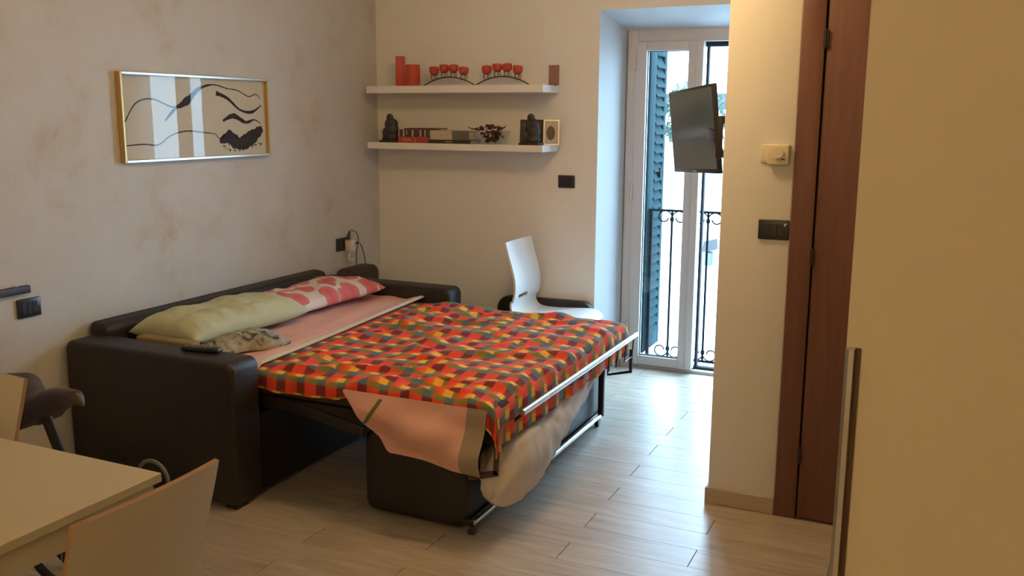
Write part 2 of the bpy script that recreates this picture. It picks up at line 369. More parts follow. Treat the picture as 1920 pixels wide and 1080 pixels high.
# window_1 : french door
w = bpy.data.objects.new('window_1', None); COL.objects.link(w); w.location = (-1.37, 5.66, 0); OFF['window_1'] = Vector(w.location); structure(w)
w['label'] = 'white french door to the balcony, left leaf shut, right leaf open'
for a, c in (((-1.836, 5.62, 0), (-1.772, 5.70, 2.115)), ((-0.965, 5.62, 0), (-0.90, 5.70, 2.115))):
    MB().box(a, c).build('frame_post', 'upvc', w, bevel=0.004)
MB().box((-1.772, 5.622, 2.036), (-0.965, 5.70, 2.115)).build('frame_head', 'upvc', w, bevel=0.004)
MB().box((-1.772, 5.63, 0), (-0.965, 5.74, 0.020)).build('threshold', 'stone', w, bevel=0.002)
lf = MB().box((-1.783, 5.612, 0.024), (-1.712, 5.668, 2.043)).build('sash_stile', 'upvc', w, bevel=0.004)
MB().box((-1.455, 5.612, 0.024), (-1.385, 5.668, 2.043)).build('sash_stile', 'upvc', w, bevel=0.004)
MB().box((-1.405, 5.600, 0.028), (-1.362, 5.672, 2.040)).build('meeting_post', 'upvc', w, bevel=0.004)
MB().box((-1.712, 5.614, 1.987), (-1.455, 5.666, 2.043)).build('sash_rail', 'upvc', w, bevel=0.004)
MB().box((-1.712, 5.614, 0.024), (-1.455, 5.666, 0.084)).build('sash_rail', 'upvc', w, bevel=0.004)
g = MB().box((-1.714, 5.636, 0.082), (-1.453, 5.642, 1.989)).build('pane', 'glass_pane', w)
gk = MB()
for a, c in (((-1.713, 5.630, 0.084), (-1.709, 5.648, 1.987)), ((-1.458, 5.630, 0.084), (-1.454, 5.648, 1.987)), ((-1.709, 5.630, 1.983), (-1.458, 5.648, 1.987)), ((-1.709, 5.630, 0.084), (-1.458, 5.648, 0.089))): gk.box(a, c)
gk.build('gasket', 'screen_frame', w)
for z in (1.93, 1.13, 0.25):
    MB().tube([(-1.787, 5.606, z-0.05), (-1.787, 5.606, z+0.05)], 0.008, 8).build('hinge', 'upvc', w, smooth=True)
# open right leaf, swung inwards against the middle wall
sx = -0.955
for a, c in (((sx-0.055, 5.20, 0.024), (sx, 5.27, 2.043)), ((sx-0.055, 5.545, 0.024), (sx, 5.615, 2.043))): MB().box(a, c).build('sash_stile', 'upvc', w, bevel=0.004)
for z0, z1 in ((1.987, 2.043), (0.024, 0.084)): MB().box((sx-0.053, 5.27, z0), (sx-0.002, 5.545, z1)).build('sash_rail', 'upvc', w, bevel=0.004)
MB().box((sx-0.031, 5.268, 0.082), (sx-0.025, 5.547, 1.989)).build('pane', 'glass_pane', w)
# dark insect-screen track in the open half
tr = MB().box((-1.383, 5.66, 2.008), (-0.967, 5.716, 2.035)).build('screen_track', 'screen_frame', w, bevel=0.002)
MB().box((-1.395, 5.672, 0.021), (-0.967, 5.716, 0.036)).build('screen_track', 'screen_frame', w, bevel=0.002)
MB().box((-1.360, 5.674, 0.036), (-1.345, 5.714, 2.008)).build('screen_track', 'screen_frame', w, bevel=0.002)

# ------------------------------------------------------------------ outside
structure(MB().box((-60, 5.8, -3.6), (50, 60, -3.3)).build('ground_outside', 'outdoor_paving'))
structure(MB().box((-2.4, 5.80, -0.14), (-0.3, 6.02, 0.0)).build('balcony_slab', 'stone', bevel=0.005))
structure(MB().box((-9.0, 16.0, -3.3), (-3.0, 16.35, 1.06)).box((-9.0, 15.94, 1.06), (-3.0, 16.41, 1.14)).build('boundary_wall', 'outdoor_plaster'))
bld = thing('house', (-6, 24, -3.3), 'white house with grey eave across the street seen through the french door', 'house')
MB().box((-12, 24, -3.3), (3, 30, 1.8)).build('wall', 'outdoor_white', bld)
MB().box((-12.4, 23.4, 1.80), (3.4, 30.4, 2.15)).build('eave', 'eave_grey', bld)
MB().box((-7.6, 25.5, 2.15), (3.0, 30, 6.5)).build('upper_wall', 'outdoor_white', bld)
for x in (-9.5, -6.6, -3.5, -0.5):
    q = MB().box((x, 23.94, -0.2), (x+0.9, 24.0, 1.2)).build('window', 'outdoor_white', bld); MB().box((x+0.08, 23.92, -0.12), (x+0.82, 23.94, 1.12)).build('pane', 'window_dark', q)
for x in (-5.05,):
    MB().tube([(x, 25.44, 2.15), (x, 25.44, 6.4)], 0.045, 8).build('drainpipe', 'stone', bld)
tree = thing('tree', (-4.35, 17.6, -3.3), 'pale green leafy tree behind the garden wall outside the french door', 'tree')
MB().tube([(-4.35, 17.6, -3.3), (-4.3, 17.6, -0.6), (-4.4, 17.6, 1.4)], [0.14, 0.10, 0.06], 8).build('trunk', 'bark', tree, smooth=True)
lm = MB(); rnd = random.Random(3)
for i in range(420):
    a = rnd.uniform(0, 2*PI); e = math.acos(rnd.uniform(-1, 1)); rr = 0.95*rnd.uniform(0.35, 1)**0.5
    c = Vector((-4.45+rr*math.sin(e)*math.cos(a)*0.75, 17.6+rr*math.sin(e)*math.sin(a)*0.75, 1.55+0.75*rr*math.cos(e)))
    u = Vector((rnd.uniform(-1, 1), rnd.uniform(-1, 1), rnd.uniform(-1, 1))).normalized(); v = u.orthogonal().normalized(); l = rnd.uniform(0.06, 0.13)
    n_ = u.cross(v)*0.02
    lm.add([c-u*l, c+v*l*0.4+n_, c+u*l, c-v*l*0.4+n_], [(0, 1, 2, 3)])
tag(lm.build('foliage', 'foliage', tree), kind='stuff')
wl = thing('wall_lantern', (-3.62, 16.0, -0.95), 'small dark-capped pale blue lantern on the garden wall outside', 'lantern')
MB().box((-3.70, 15.88, -0.95), (-3.58, 15.998, -0.72)).build('body', 'pale_blue', wl, bevel=0.01)
MB().prism([(-3.74, -0.72), (-3.50, -0.66), (-3.52, -0.48), (-3.72, -0.54)], 15.84, 15.998, 'y').build('cap', 'eave_grey', wl)
# railing
YR = 5.85
rl = thing('balcony_railing', (-1.3, YR, 0.0), 'dark wrought iron balcony railing with paired scrolls outside the french door', 'railing')
MB().box((-1.733, YR-0.012, 0.995), (-0.86, YR+0.012, 1.008)).build('top_rail', 'iron', rl)
MB().box((-1.733, YR-0.010, 0.022), (-0.86, YR+0.010, 0.034)).build('bottom_rail', 'iron', rl)
for x in (-1.722, -0.87): MB().box((x-0.010, YR-0.010, 0.0), (x+0.010, YR+0.010, 1.0)).build('post', 'iron', rl)
def scroll(cx, cz, sg, up):
    pts = []
    pts.append((cx, YR, cz))
    for i in range(26):
        a = i/25*2*PI*0.98; rr = 0.050 - 0.026*i/25
        pts.append((cx + sg*(0.050 - rr*math.cos(a)*1.0), YR, cz + up*(0.012 + rr*math.sin(a)*0.95)))
    return pts
barx = [-1.70, -1.583, -1.466, -1.349, -1.232, -1.115, -0.998]
for i, x in enumerate(barx):
    if i % 2 == 1:
        MB().box((x-0.006, YR-0.006, 0.03), (x+0.006, YR+0.006, 1.0)).build('bar', 'iron', rl)
        for sg in (-1, 1):
            MB().tube(scroll(x, 0.945, sg, 1), 0.0045, 6).build('scroll', 'iron', rl, smooth=True)
            MB().tube(scroll(x, 0.088, sg, -1), 0.0045, 6).build('scroll', 'iron', rl, smooth=True)
        for z in (0.945, 0.088): MB().box((x-0.011, YR-0.009, z-0.012), (x+0.011, YR+0.009, z+0.012)).build('collar', 'iron', rl)
# shutter
sh = thing('louvred_shutter', (-1.775, 5.9, 0.04), 'dark green louvred shutter folded open outside the left pane', 'shutter')
xs0, xs1 = -1.768, -1.738
for a, c in ((5.80, 5.93), (6.12, 6.17)): MB().box((xs0, a, 0.05), (xs1, c, 2.06)).build('stile', 'shutter_green', sh, bevel=0.003)
for a, c in ((0.05, 0.15), (1.98, 2.06)): MB().box((xs0, 5.93, a), (xs1, 6.12, c)).build('rail', 'shutter_green', sh, bevel=0.003)
for i in range(30):
    z = 0.19 + i*0.0605
    MB().obox((xs0+0.015, 6.025, z), ((0, 1, 0), (0.45, 0, -0.89), (0.89, 0, 0.45)), (0.095, 0.046, 0.004)).build('slat', 'shutter_green', sh)
MB().box((xs1, 6.04, 1.20), (xs1+0.012, 6.10, 1.26)).build('latch', 'iron', sh)

# ------------------------------------------------------------------ sofa bed
def rbox(lo, hi): return MB().box(lo, hi)
sf = thing('sofa_bed', (-2.9, 3.75, 0), 'dark brown leather sofa bed opened out against the mottled wall', 'sofa bed')
def arm(y0, y1):
    b_ = MB().prism([(-3.44, 0.02), (-2.515, 0.02)] + arc(-2.545, 0.583, 0.042, 0, PI/2, 5) + arc(-3.40, 0.585, 0.04, PI/2, PI, 4), y0, y1, 'y')
    b_.build('arm', 'leather', sf, bevel=0.022, seg=3)
arm(2.755, 2.925); arm(4.545, 4.70)
for y in (2.80, 4.62):
    for x in (-3.36, -2.56): MB().box((x-0.03, y-0.02, 0.0), (x+0.03, y+0.05, 0.022)).build('foot', 'black_plastic', sf)
MB().prism([(-3.445, 0.06), (-3.30, 0.06), (-3.335, 0.62)] + arc(-3.375, 0.635, 0.042, 0, PI/2, 4) + arc(-3.415, 0.65, 0.03, PI/2, PI, 3), 2.895, 4.535, 'y').build('backrest', 'leather', sf, bevel=0.018, seg=3)
MB().box((-3.32, 2.93, 0.02), (-2.54, 4.54, 0.36)).build('base', 'leather', sf, bevel=0.01)
# seat section that stands under the bed, pulled forward
MB().prism(arc(-2.00, 0.06, 0.04, PI, 1.5*PI, 3) + arc(-1.625, 0.07, 0.05, -PI/2, 0, 3) + arc(-1.625, 0.31, 0.05, 0, PI/2, 3) + arc(-2.00, 0.32, 0.04, PI/2, PI, 3), 2.975, 4.56, 'y').build('seat_section', 'leather', sf, bevel=0.03, seg=3)
# steel frame
MB().tube([(-1.372, 3.05, 0.502), (-1.372, 4.465, 0.502)], 0.0125, 12).build('foot_rail', 'chrome', sf, smooth=True, label='shiny chrome tube along the foot of the bed')
MB().tube([(-1.545, 2.985, 0.055), (-1.545, 4.44, 0.055)], 0.011, 10).build('floor_rail', 'chrome', sf, smooth=True, label='shiny steel tube low along the floor')
for y in (2.995, 4.42):
    wv = MB().tube([(-1.568, y, 0.020), (-1.545, y, 0.020)], 0.020, 14); wv.build('castor', 'black_plastic', sf, smooth=True)
MB().bar((-1.545, 4.44, 0.05), (-1.545, 4.44, 0.40), 0.022, 0.03).build('leg', 'dark_metal', sf, bevel=0.003)
MB().bar((-1.60, 2.99, 0.05), (-1.545, 2.99, 0.055), 0.016, 0.02).build('leg', 'dark_metal', sf, bevel=0.003)
fr = MB()
for y in (2.975, 4.515): fr.bar((-3.2, y, 0.415), (-1.44, y, 0.415), 0.022, 0.05)
for x in (-1.45, -2.4): fr.bar((x, 2.97, 0.415), (x, 4.52, 0.415), 0.022, 0.05)
fr.build('bed_frame', 'dark_metal', sf)
for i in range(9): MB().box((-3.1+i*0.19, 2.99, 0.425), (-3.02+i*0.19, 4.50, 0.437)).build('slat', 'mattress_dark', sf)
MB().bar((-2.45, 2.962, 0.425), (-2.02, 2.962, 0.355), 0.014, 0.045).build('folding_arm', 'dark_metal', sf, bevel=0.003)
MB().bar((-1.432, 2.962, 0.42), (-1.440, 2.962, 0.275), 0.008, 0.022).build('side_bracket', 'bracket_brown', sf, bevel=0.002)
MB().bar((-1.430, 2.962, 0.285), (-1.555, 2.962, 0.245), 0.008, 0.024).build('side_bracket', 'bracket_brown', sf, bevel=0.002)
for y0, y1, z0 in ((4.30, 4.42, 0.395), (4.05, 4.17, 0.40)):
    MB().tube([(-1.372, y0, 0.495), (-1.380, y0, z0), (-1.380, y1, z0), (-1.372, y1, 0.495)], 0.0035, 6).build('wire_loop', 'dark_metal', sf, smooth=True)
br = MB()
br.tube([(-1.40, 4.47, 0.42), (-1.40, 4.47, 0.30), (-1.52, 4.47, 0.27), (-1.52, 4.47, 0.40)], 0.010, 8); br.build('corner_bracket', 'dark_metal', sf, smooth=True)
for y in (3.12, 4.40): MB().bar((-1.45, y, 0.43), (-1.372, y, 0.500), 0.016, 0.012).build('rail_arm', 'dark_metal', sf)

# mattress
MB().box((-3.22, 2.965, 0.44), (-1.445, 4.525, 0.535)).build('mattress', 'mattress_dark', loc=(-2.3, 3.75, 0.44), bevel=0.025, seg=3)
o = bpy.data.objects['mattress']; tag(o, 'dark thin mattress under the checked blanket on the sofa bed', 'mattress')

def cloth(name, matn, nx, ny, fn, th=0.004, loc=(0, 0, 0), parent=None, uvfn=None, mask=None):
    """two-sided cloth sheet from a parametric map fn(u, v)"""
    P = [[Vector(fn(i/nx, j/ny)) for j in range(ny+1)] for i in range(nx+1)]
    mb = MB(); N = (nx+1)*(ny+1); idx = lambda i, j: i*(ny+1)+j
    nor = []
    for i in range(nx+1):
        for j in range(ny+1):
            a = P[min(i+1, nx)][j]-P[max(i-1, 0)][j]; c = P[i][min(j+1, ny)]-P[i][max(j-1, 0)]
            n_ = a.cross(c); nor.append(n_.normalized() if n_.length > 1e-9 else Vector((0, 0, 1)))
    top = [P[i][j] for i in range(nx+1) for j in range(ny+1)]; bot = [p - n_*th for p, n_ in zip(top, nor)]
    fs = []; edge = {}
    mats_i = []
    for i in range(nx):
        for j in range(ny):
            if mask and not mask((i+.5)/nx, (j+.5)/ny): continue
            q = (idx(i, j), idx(i+1, j), idx(i+1, j+1), idx(i, j+1))
            fs.append(q); mats_i.append(0); fs.append(tuple(k+N for k in q[::-1])); mats_i.append(0)
            for k in range(4):
                e = (q[k], q[(k+1) % 4])
                if (e[1], e[0]) in edge: del edge[(e[1], e[0])]
                else: edge[e] = 1
    for a, c in edge: fs.append((a, a+N, c+N, c)); mats_i.append(1)
    mb.v = [tuple(p) for p in top+bot]; mb.f = fs; mb.mi = mats_i
    if uvfn:
        u = [uvfn(i/nx, j/ny) for i in range(nx+1) for j in range(ny+1)]; mb.uv = u+u
    return mb
def sp(d, k=0.018): return k*math.log1p(math.exp(max(-40, min(40, d/k))))

# blanket
YE, YF, XF, ZT = 2.955, 4.535, -1.432, 0.549
def blanket(u, v):
    t0 = -0.070 - 0.012*math.sin(u*9) + 0.008*u - 0.065*min(1, max(0, (u-0.78)/0.14))**1.5   # near hem drop, longer at the foot corner
    a = t0 + v*((YF-YE) + 0.12 - t0)
    y_in = YE + a
    vv = (y_in-YE)/(YF-YE)
    head = -2.595 - 0.115*max(0, min(1, vv))
    xlen = (XF - head) + 0.17
    sx_ = u*xlen; x_in = head + sx_
    dn = YE - y_in; df = y_in - YF; dx = x_in - XF
    pn, pf, px = sp(dn), sp(df), sp(dx, 0.03)
    y = y_in + pn - pf; x = x_in - px
    drop = (pn**3 + pf**3 + px**3)**(1/3)
    wr = 0.015*fbm(x*2.2+y*1.2, y*5.0-x*2.0, 1.3, 1.4) + 0.006*fbm(x*6, y*9, 4.0, 1.3)
    r_ = abs(noise.noise(Vector((x*1.6+3+y*1.5, y*4.2-x*2.2, 9.0)))); wr += 0.020*max(0, 0.20-r_)/0.20
    fade = min(1, max(0, (0.14-drop)/0.14))
    fade *= min(1, 0.15 + max(0, u-0.05)/0.08)
    z = ZT + wr*fade - drop
    y -= 0.010*pn/0.05*(0.5+0.5*math.sin(x*38)) if pn > 0.005 else 0
    x += (0.020*noise.noise(Vector((y*9, 2.0, 0)))*px/0.15) if px > 0.01 else 0
    if px > 0.01 and pn > 0.01: x += 0.015; y -= 0.012
    return (x, y, z)
def blanket_uv(u, v):
    t0 = -0.065 + 0.0*u; a = t0 + v*((YF-YE)+0.12-t0); return (u*1.33 + 0.02*math.sin(a*5), a + 0.118*4 + 0.055)
cb = cloth('blanket', 'blanket_check', 130, 150, blanket, 0.004, uvfn=blanket_uv)
cb.build('checked_blanket', ['blanket_check', 'blanket_check'], loc=(-2.0, 3.75, 0.54), smooth=True)
tag(bpy.data.objects['checked_blanket'], 'red, yellow and green checked blanket spread over the sofa bed', 'blanket')

# pink sheet folded back at the head end, cream hem
def fold(u, v):
    y = 2.945 + v*(4.54-2.945); vv = v
    x0 = -3.30; x1 = -2.555 - 0.115*vv
    x = x0 + u*(x1-x0)
    z = 0.554 + 0.006*fbm(x*3, y*6, 2.0, 1.5)*(1-u**3) + 0.012*min(1, max(0, (u-0.82)/0.08)) + 0.004*math.sin(u*20+y*3)
    z -= 0.03*max(0, (2.985-y)/0.04)
    return (x, y, z)
fs_ = thing('bed_sheet', (-2.85, 3.75, 0.54), 'pink bed sheet with cream hem folded back below the pillows', 'sheet')
cloth('s', '', 34, 60, fold, 0.004).build('sheet_top', ['sheet_pink', 'sheet_pink'], fs_, smooth=True)
def hem(u, v):
    p = fold(0.955+0.055*u, v); return (p[0], p[1], p[2]+0.0045+0.010*math.sin(u*PI)*0.4)
cloth('h', '', 5, 60, hem, 0.004).build('hem', ['sheet_cream', 'sheet_cream'], fs_, smooth=True, label='cream hem')
# hanging pink sheet at the near side with olive stripe and beige band
hs = thing('hanging_sheet', (-1.75, 2.93, 0.28), 'corner of a pink sheet with beige band hanging under the checked blanket', 'sheet')
def hang_pt(x, z, off=0.0):
    k = max(0, 0.53-z)
    y = 2.938 - 0.030*min(1, k/0.1) - 0.022*math.sin((x+2.1)*9.0+z*26)*min(1, k*6) - 0.010*math.sin((x+2.1)*21.0-z*30)*min(1, k*6) - 0.012*fbm(x*5, z*9, 3.0, 1.2)*min(1, k*6) - 0.05*k - off
    return (x, y, z)
def hem_z(x):
    pts = [(-2.10, 0.52), (-2.02, 0.44), (-1.95, 0.37), (-1.874, 0.315), (-1.76, 0.298), (-1.65, 0.292), (-1.52, 0.280), (-1.42, 0.283)]
    for (a, za), (c, zc) in zip(pts, pts[1:]):
        if a <= x <= c: return za + (zc-za)*(x-a)/(c-a)
    return pts[0][1] if x < pts[0][0] else pts[-1][1]
def hang(x0, x1, off=0.0):
    def f(u, v):
        x = x0 + u*(x1-x0); zb = hem_z(x); zt = 0.53; z = zb + v*(zt-zb)
        xx = x + 0.05*(z-0.28)*((x+2.1)/0.7)
        return hang_pt(xx, z, off)
    return f
cloth('a', '', 40, 16, hang(-2.10, -1.555), 0.003).build('pink_cloth', ['sheet_pink', 'sheet_pink'], hs, smooth=True)
cloth('b', '', 10, 16, hang(-1.555, -1.475), 0.003).build('beige_band', ['sheet_beige', 'sheet_beige'], hs, smooth=True, label='beige band at the edge')
def stripe(u, v):
    z = 0.415 + v*(0.515-0.415); x = -1.985 + 0.065*(v**0.8) + 0.016*(u-0.5); return hang_pt(x, z, 0.004)
cloth('c', '', 2, 14, stripe, 0.002).build('olive_stripe', ['trim_green', 'trim_green'], hs, smooth=True)

# pillows
def pillow(name, c, sx, sy, h, rz, matn, label, cat='pillow', tilt=0.0, seed=0.0, rx=0.0, nu=56, nv=80, wr=0.018):
    mb = MB(); R = Matrix.Rotation(rz, 3, 'Z') @ Matrix.Rotation(tilt, 3, 'Y') @ Matrix.Rotation(rx, 3, 'X'); uv = []
    def shape(u, v, sgn):
        a, bb = 2*u-1, 2*v-1
        e = (max(0, 1-abs(a)**2.8)**0.5)*(max(0, 1-abs(bb)**7)**0.5)
        px = a*sx*(1-0.07*(1-abs(bb)**2)*abs(a)**3 ); py = bb*sy*(1-0.07*(1-abs(a)**2)*abs(bb)**3)
        w_ = wr*fbm(px*4+seed, py*4, seed, 1.6) + 0.5*wr*fbm(px*11, py*11+seed, seed, 1.0) + 0.5*wr*abs(bb)**3*noise.noise(Vector((px*38, py*5, seed))) + 0.4*wr*abs(a)**3*noise.noise(Vector((py*30, px*5, seed+2)))
        z = sgn*h*e*(1.0 if sgn > 0 else 0.55) + (w_*e if sgn > 0 else 0)
        return Vector((px, py, z))
    for sgn in (1, -1):
        n0 = len(mb.v); vs = []
        for i in range(nu+1):
            for j in range(nv+1):
                p = shape(i/nu, j/nv, sgn); vs.append(Vector(c) + R @ p); uv.append((p.x, p.y))
        fs = []
        for i in range(nu):
            for j in range(nv):
                q = [i*(nv+1)+j, (i+1)*(nv+1)+j, (i+1)*(nv+1)+j+1, i*(nv+1)+j+1]; fs.append(tuple(q if sgn > 0 else q[::-1]))
        mb.add(vs, fs)
    mb.uv = uv
    loc = (c[0], c[1], c[2]-h*0.5)
    # weld seam
    o = mb.build(name, matn, loc=loc, smooth=True)
    bm = bmesh.new(); bm.from_mesh(o.data); bmesh.ops.remove_doubles(bm, verts=bm.verts[:], dist=0.0005); bmesh.ops.recalc_face_normals(bm, faces=bm.faces[:]); bm.to_mesh(o.data); bm.free()
    tag(o, label, cat); return o
pillow('bed_pillow', (-3.115, 4.115, 0.610), 0.195, 0.405, 0.070, -0.04, 'pillow_fruit', 'white pillow printed with pink strawberries at the far head end', seed=3.1)
pillow('bed_pillow', (-3.100, 3.385, 0.620), 0.205, 0.39, 0.090, -0.05, 'pillow_cream', 'plain pale greenish cream pillow nearest the sofa arm', seed=8.7)
MB().box((-3.20, 2.930, 0.568), (-2.88, 2.992, 0.632)).build('sheet_shade_strip', 'sheet_shade_brown', loc=(-3.0, 3.06, 0.562), bevel=0.01, seg=3)  # added brown strip, stands in for the shaded side of the sheet
tag(bpy.data.objects['sheet_shade_strip'], 'brown strip added for the shaded sheet side under the cream pillow by the sofa arm', 'cover')
# camouflage trousers
def camo(u, v):
    a, r = 2*PI*u, v
    rad = 1+0.22*math.sin(3*a+0.6)+0.12*math.sin(5*a)
    x = -2.835 + 0.140*r*rad*math.cos(a)*0.9 + 0.10*r*math.sin(a)*0.35; y = 3.22 + 0.215*r*rad*math.sin(a)
    z = 0.572 + 0.052*(1-r**3) + (0.020*fbm(x*9, y*9, 7, 1.3) + 0.010*abs(noise.noise(Vector((x*22, y*16, 3)))))*(1-r*0.6)
    return (x, y, max(0.566, z))
mb = MB(); NU, NV = 72, 22
vs = [camo(i/NU, (j+0.02)/NV) for j in range(NV+1) for i in range(NU)]
fs = [(j*NU+i, j*NU+(i+1) % NU, (j+1)*NU+(i+1) % NU, (j+1)*NU+i) for j in range(NV) for i in range(NU)] + [tuple(range(NU))[::-1]]
lo = [(p[0], p[1], 0.560) for p in vs[-NU:]]; n0 = len(vs); vs += lo
fs += [(NV*NU+i, NV*NU+(i+1) % NU, n0+(i+1) % NU, n0+i) for i in range(NU)] + [tuple(range(n0, n0+NU))]
mb.add(vs, fs); mb.build('crumpled_trousers', 'camo', loc=(-2.83, 3.2, 0.56), smooth=True)
tag(bpy.data.objects['crumpled_trousers'], 'crumpled grey green camouflage trousers lying below the cream pillow', 'trousers')
# remote on the arm
rm = thing('remote_control', (-2.75, 2.86, 0.627), 'black remote control lying on the near sofa arm', 'remote')
MB().obox((-2.755, 2.865, 0.637), ((1, 0.16, 0), (-0.16, 1, 0), (0, 0, 1)), (0.088, 0.022, 0.010)).build('body', 'black_plastic', rm, bevel=0.006, seg=2)
for k in range(5):
    for q in (-1, 0, 1):
        p = Vector((-2.755, 2.865, 0.648)) + Vector((1, 0.16, 0)).normalized()*(-0.06+k*0.028) + Vector((-0.16, 1, 0)).normalized()*(q*0.012)
        MB().obox(p, ((1, 0.16, 0), (-0.16, 1, 0), (0, 0, 1)), (0.006, 0.004, 0.001)).build('button', 'book_grey', rm)

# white pillow stuffed under the foot of the bed
mb = MB(); NP, NQ = 40, 28; vs = []
for i in range(NP+1):
    s_ = i/NP; y = 2.985 + 1.20*s_
    zc = 0.215 + 0.150*s_**1.2; hh = (0.168 - 0.135*s_**0.95); tk = 0.095 - 0.06*s_
    e = max(0.03, 1-abs(2*s_-1)**6)**0.5
    if s_ < 0.5: e = max(0.30, e)
    xc = -1.485 + 0.01*math.sin(5*s_)
    for k in range(NQ):
        a = 2*PI*k/NQ
        ca, sa = math.cos(a), math.sin(a)
        px = xc + tk*e*math.copysign(abs(ca)**0.85, ca) + 0.014*fbm(s_*9, ca*1.8, sa*1.8, 1.6) + 0.006*noise.noise(Vector((s_*26, sa*3, 5.0))) - 0.10*(sa*hh)
        pz = zc + hh*e*math.copysign(abs(sa)**0.85, sa) + 0.012*fbm(s_*8+4, ca*1.7, sa*1.7, 1.5)
        vs.append((px, y + 0.012*noise.noise(Vector((ca*2, sa*2, s_*3))), max(0.062, min(0.405, pz))))
fs = [(i*NQ+k, i*NQ+(k+1) % NQ, (i+1)*NQ+(k+1) % NQ, (i+1)*NQ+k) for i in range(NP) for k in range(NQ)] + [tuple(range(NQ))[::-1], tuple(range(NP*NQ, (NP+1)*NQ))]
mb.add(vs, fs); mb.build('spare_pillow', 'pillow_white', loc=(-1.48, 3.5, 0.06), smooth=True)
tag(bpy.data.objects['spare_pillow'], 'long white pillow stuffed under the foot of the sofa bed', 'pillow')

# loose cushions of the sofa
MB().prism(arc(-2.45, 0.39, 0.085, PI, PI/2, 6) + arc(-1.965, 0.405, 0.075, PI/2, 0, 6) + [(-1.89, 0.0), (-2.535, 0.0)], 5.222, 5.288, 'y').build('loose_cushion', 'leather', loc=(-2.2, 5.25, 0), bevel=0.015, seg=3)
tag(bpy.data.objects['loose_cushion'], 'dark leather cushion with rounded corners standing behind the white chair', 'cushion')
mb = MB().prism([(4.73, 0.0), (5.08, 0.0)] + arc(5.02, 0.585, 0.06, 0, PI/2, 5) + arc(4.80, 0.575, 0.07, PI/2, PI, 5), -3.435, -3.31, 'x')
mb.build('corner_cushion', 'leather_brown', loc=(-3.37, 4.9, 0), bevel=0.03, seg=3)
tag(bpy.data.objects['corner_cushion'], 'brown padded leather cushion standing in the corner under the charger', 'cushion')

# ------------------------------------------------------------------ chairs
def chair_profile():
    # (depth forward, height): from top of back down, round to the seat front
    return [(-0.105, 0.872), (-0.085, 0.80), (-0.063, 0.73), (-0.047, 0.67), (-0.040, 0.62), (-0.043, 0.565), (-0.055, 0.515), (-0.052, 0.478), (-0.030, 0.452), (0.01, 0.442), (0.08, 0.440), (0.18, 0.445), (0.29, 0.452), (0.345, 0.447), (0.375, 0.428), (0.385, 0.405)]
def resample(pts, n):
    P = [Vector((a, 0, b)) for a, b in pts]; out = []
    seg = len(P)-1
    for i in range(n+1):
        t_ = i/n*seg; k = min(int(t_), seg-1); f = t_-k
        p0, p1, p2, p3 = P[max(k-1, 0)], P[k], P[k+1], P[min(k+2, seg)]
        out.append(0.5*((2*p1)+(p2-p0)*f+(2*p0-5*p1+4*p2-p3)*f*f+(3*p1-p0-3*p2+p3)*f**3))
    return out
def make_chair(base, rz, label, edge='plywood_edge', width=0.37, slot=True, face='chair_white_dim'):
    t_ = thing('dining_chair', base, label, 'chair', 'white shell chairs')
    prof = resample(chair_profile(), 90)
    def fn(u, v):
        k = u*90; i = min(int(k), 89); p = prof[i].lerp(prof[i+1], k-i)
        y = (v-0.5)*width
        if u < 0.4: p = p + Vector((0.012*(2*abs(v-0.5))**2, 0, 0))
        return Vector((p.x, y, p.z))
    def mask(u, v): return not (slot and 0.340 < u < 0.378 and 0.20 < v < 0.58)
    mb = cloth('shell', '', 90, 24, fn, 0.011, mask=mask)
    Rz = Matrix.Rotation(rz, 3, 'Z'); B = Vector(base)
    def place(mb):
        mb.v = [tuple(B + Rz @ Vector(p)) for p in mb.v]; return mb
    place(mb).build('shell', [face, edge], t_, smooth=True)
    for sx_ in (0.03, 0.31):
        for sy_ in (-1, 1):
            place(MB().tube([(sx_, sy_*0.14, 0.425), (sx_+(0.02 if sx_ > 0.1 else -0.05), sy_*0.175, 0.0)], 0.011, 8)).build('leg', 'chrome', t_, smooth=True)
    place(MB().box((0.02, -0.15, 0.418), (0.33, -0.13, 0.432)).box((0.02, 0.13, 0.418), (0.33, 0.15, 0.432)).box((0.15, -0.13, 0.418), (0.18, 0.13, 0.432))).build('seat_frame', 'chrome', t_)
    return t_
make_chair((-2.195, 5.018, 0), 0.0, 'white shell chair with slotted back standing between bed and back wall', edge='chair_white', width=0.365, face='chair_white')
make_chair((-1.47, 1.267, 0), PI, 'white shell chair with plywood edge at the near end of the table')
make_chair((-2.468, 1.60, 0), -PI/2, 'white shell chair behind the table at the left edge of the picture')

# ------------------------------------------------------------------ table
tb = thing('dining_table', (-2.4, 1.0, 0), 'white laminate dining table in the lower left foreground', 'table')
MB().box((-3.05, 0.30, 0.728), (-1.655, 1.566, 0.75)).build('tabletop', 'table_white', tb, bevel=0.0015, seg=1)
ap = MB(); ap.box((-1.685, 0.34, 0.668), (-1.663, 1.545, 0.728)); ap.box((-3.03, 1.523, 0.668), (-1.685, 1.545, 0.728)); ap.box((-3.03, 0.34, 0.668), (-3.008, 1.523, 0.728)); ap.box((-3.008, 0.34, 0.668), (-1.685, 0.362, 0.728))
ap.build('apron', 'table_white', tb)
for x, y in ((-1.72, 1.49), (-2.98, 1.49), (-1.72, 0.40), (-2.98, 0.40)):
    MB().box((x-0.03, y-0.03, 0), (x+0.03, y+0.03, 0.668)).build('leg', 'table_white', tb, bevel=0.002, seg=1)
MB().bar((-1.74, 1.10, 0.665), (-1.95, 1.05, 0.45), 0.03, 0.03).build('brace', 'table_white', tb)
MB().bar((-1.74, 1.02, 0.665), (-1.95, 1.20, 0.45), 0.03, 0.03).build('brace', 'table_white', tb)

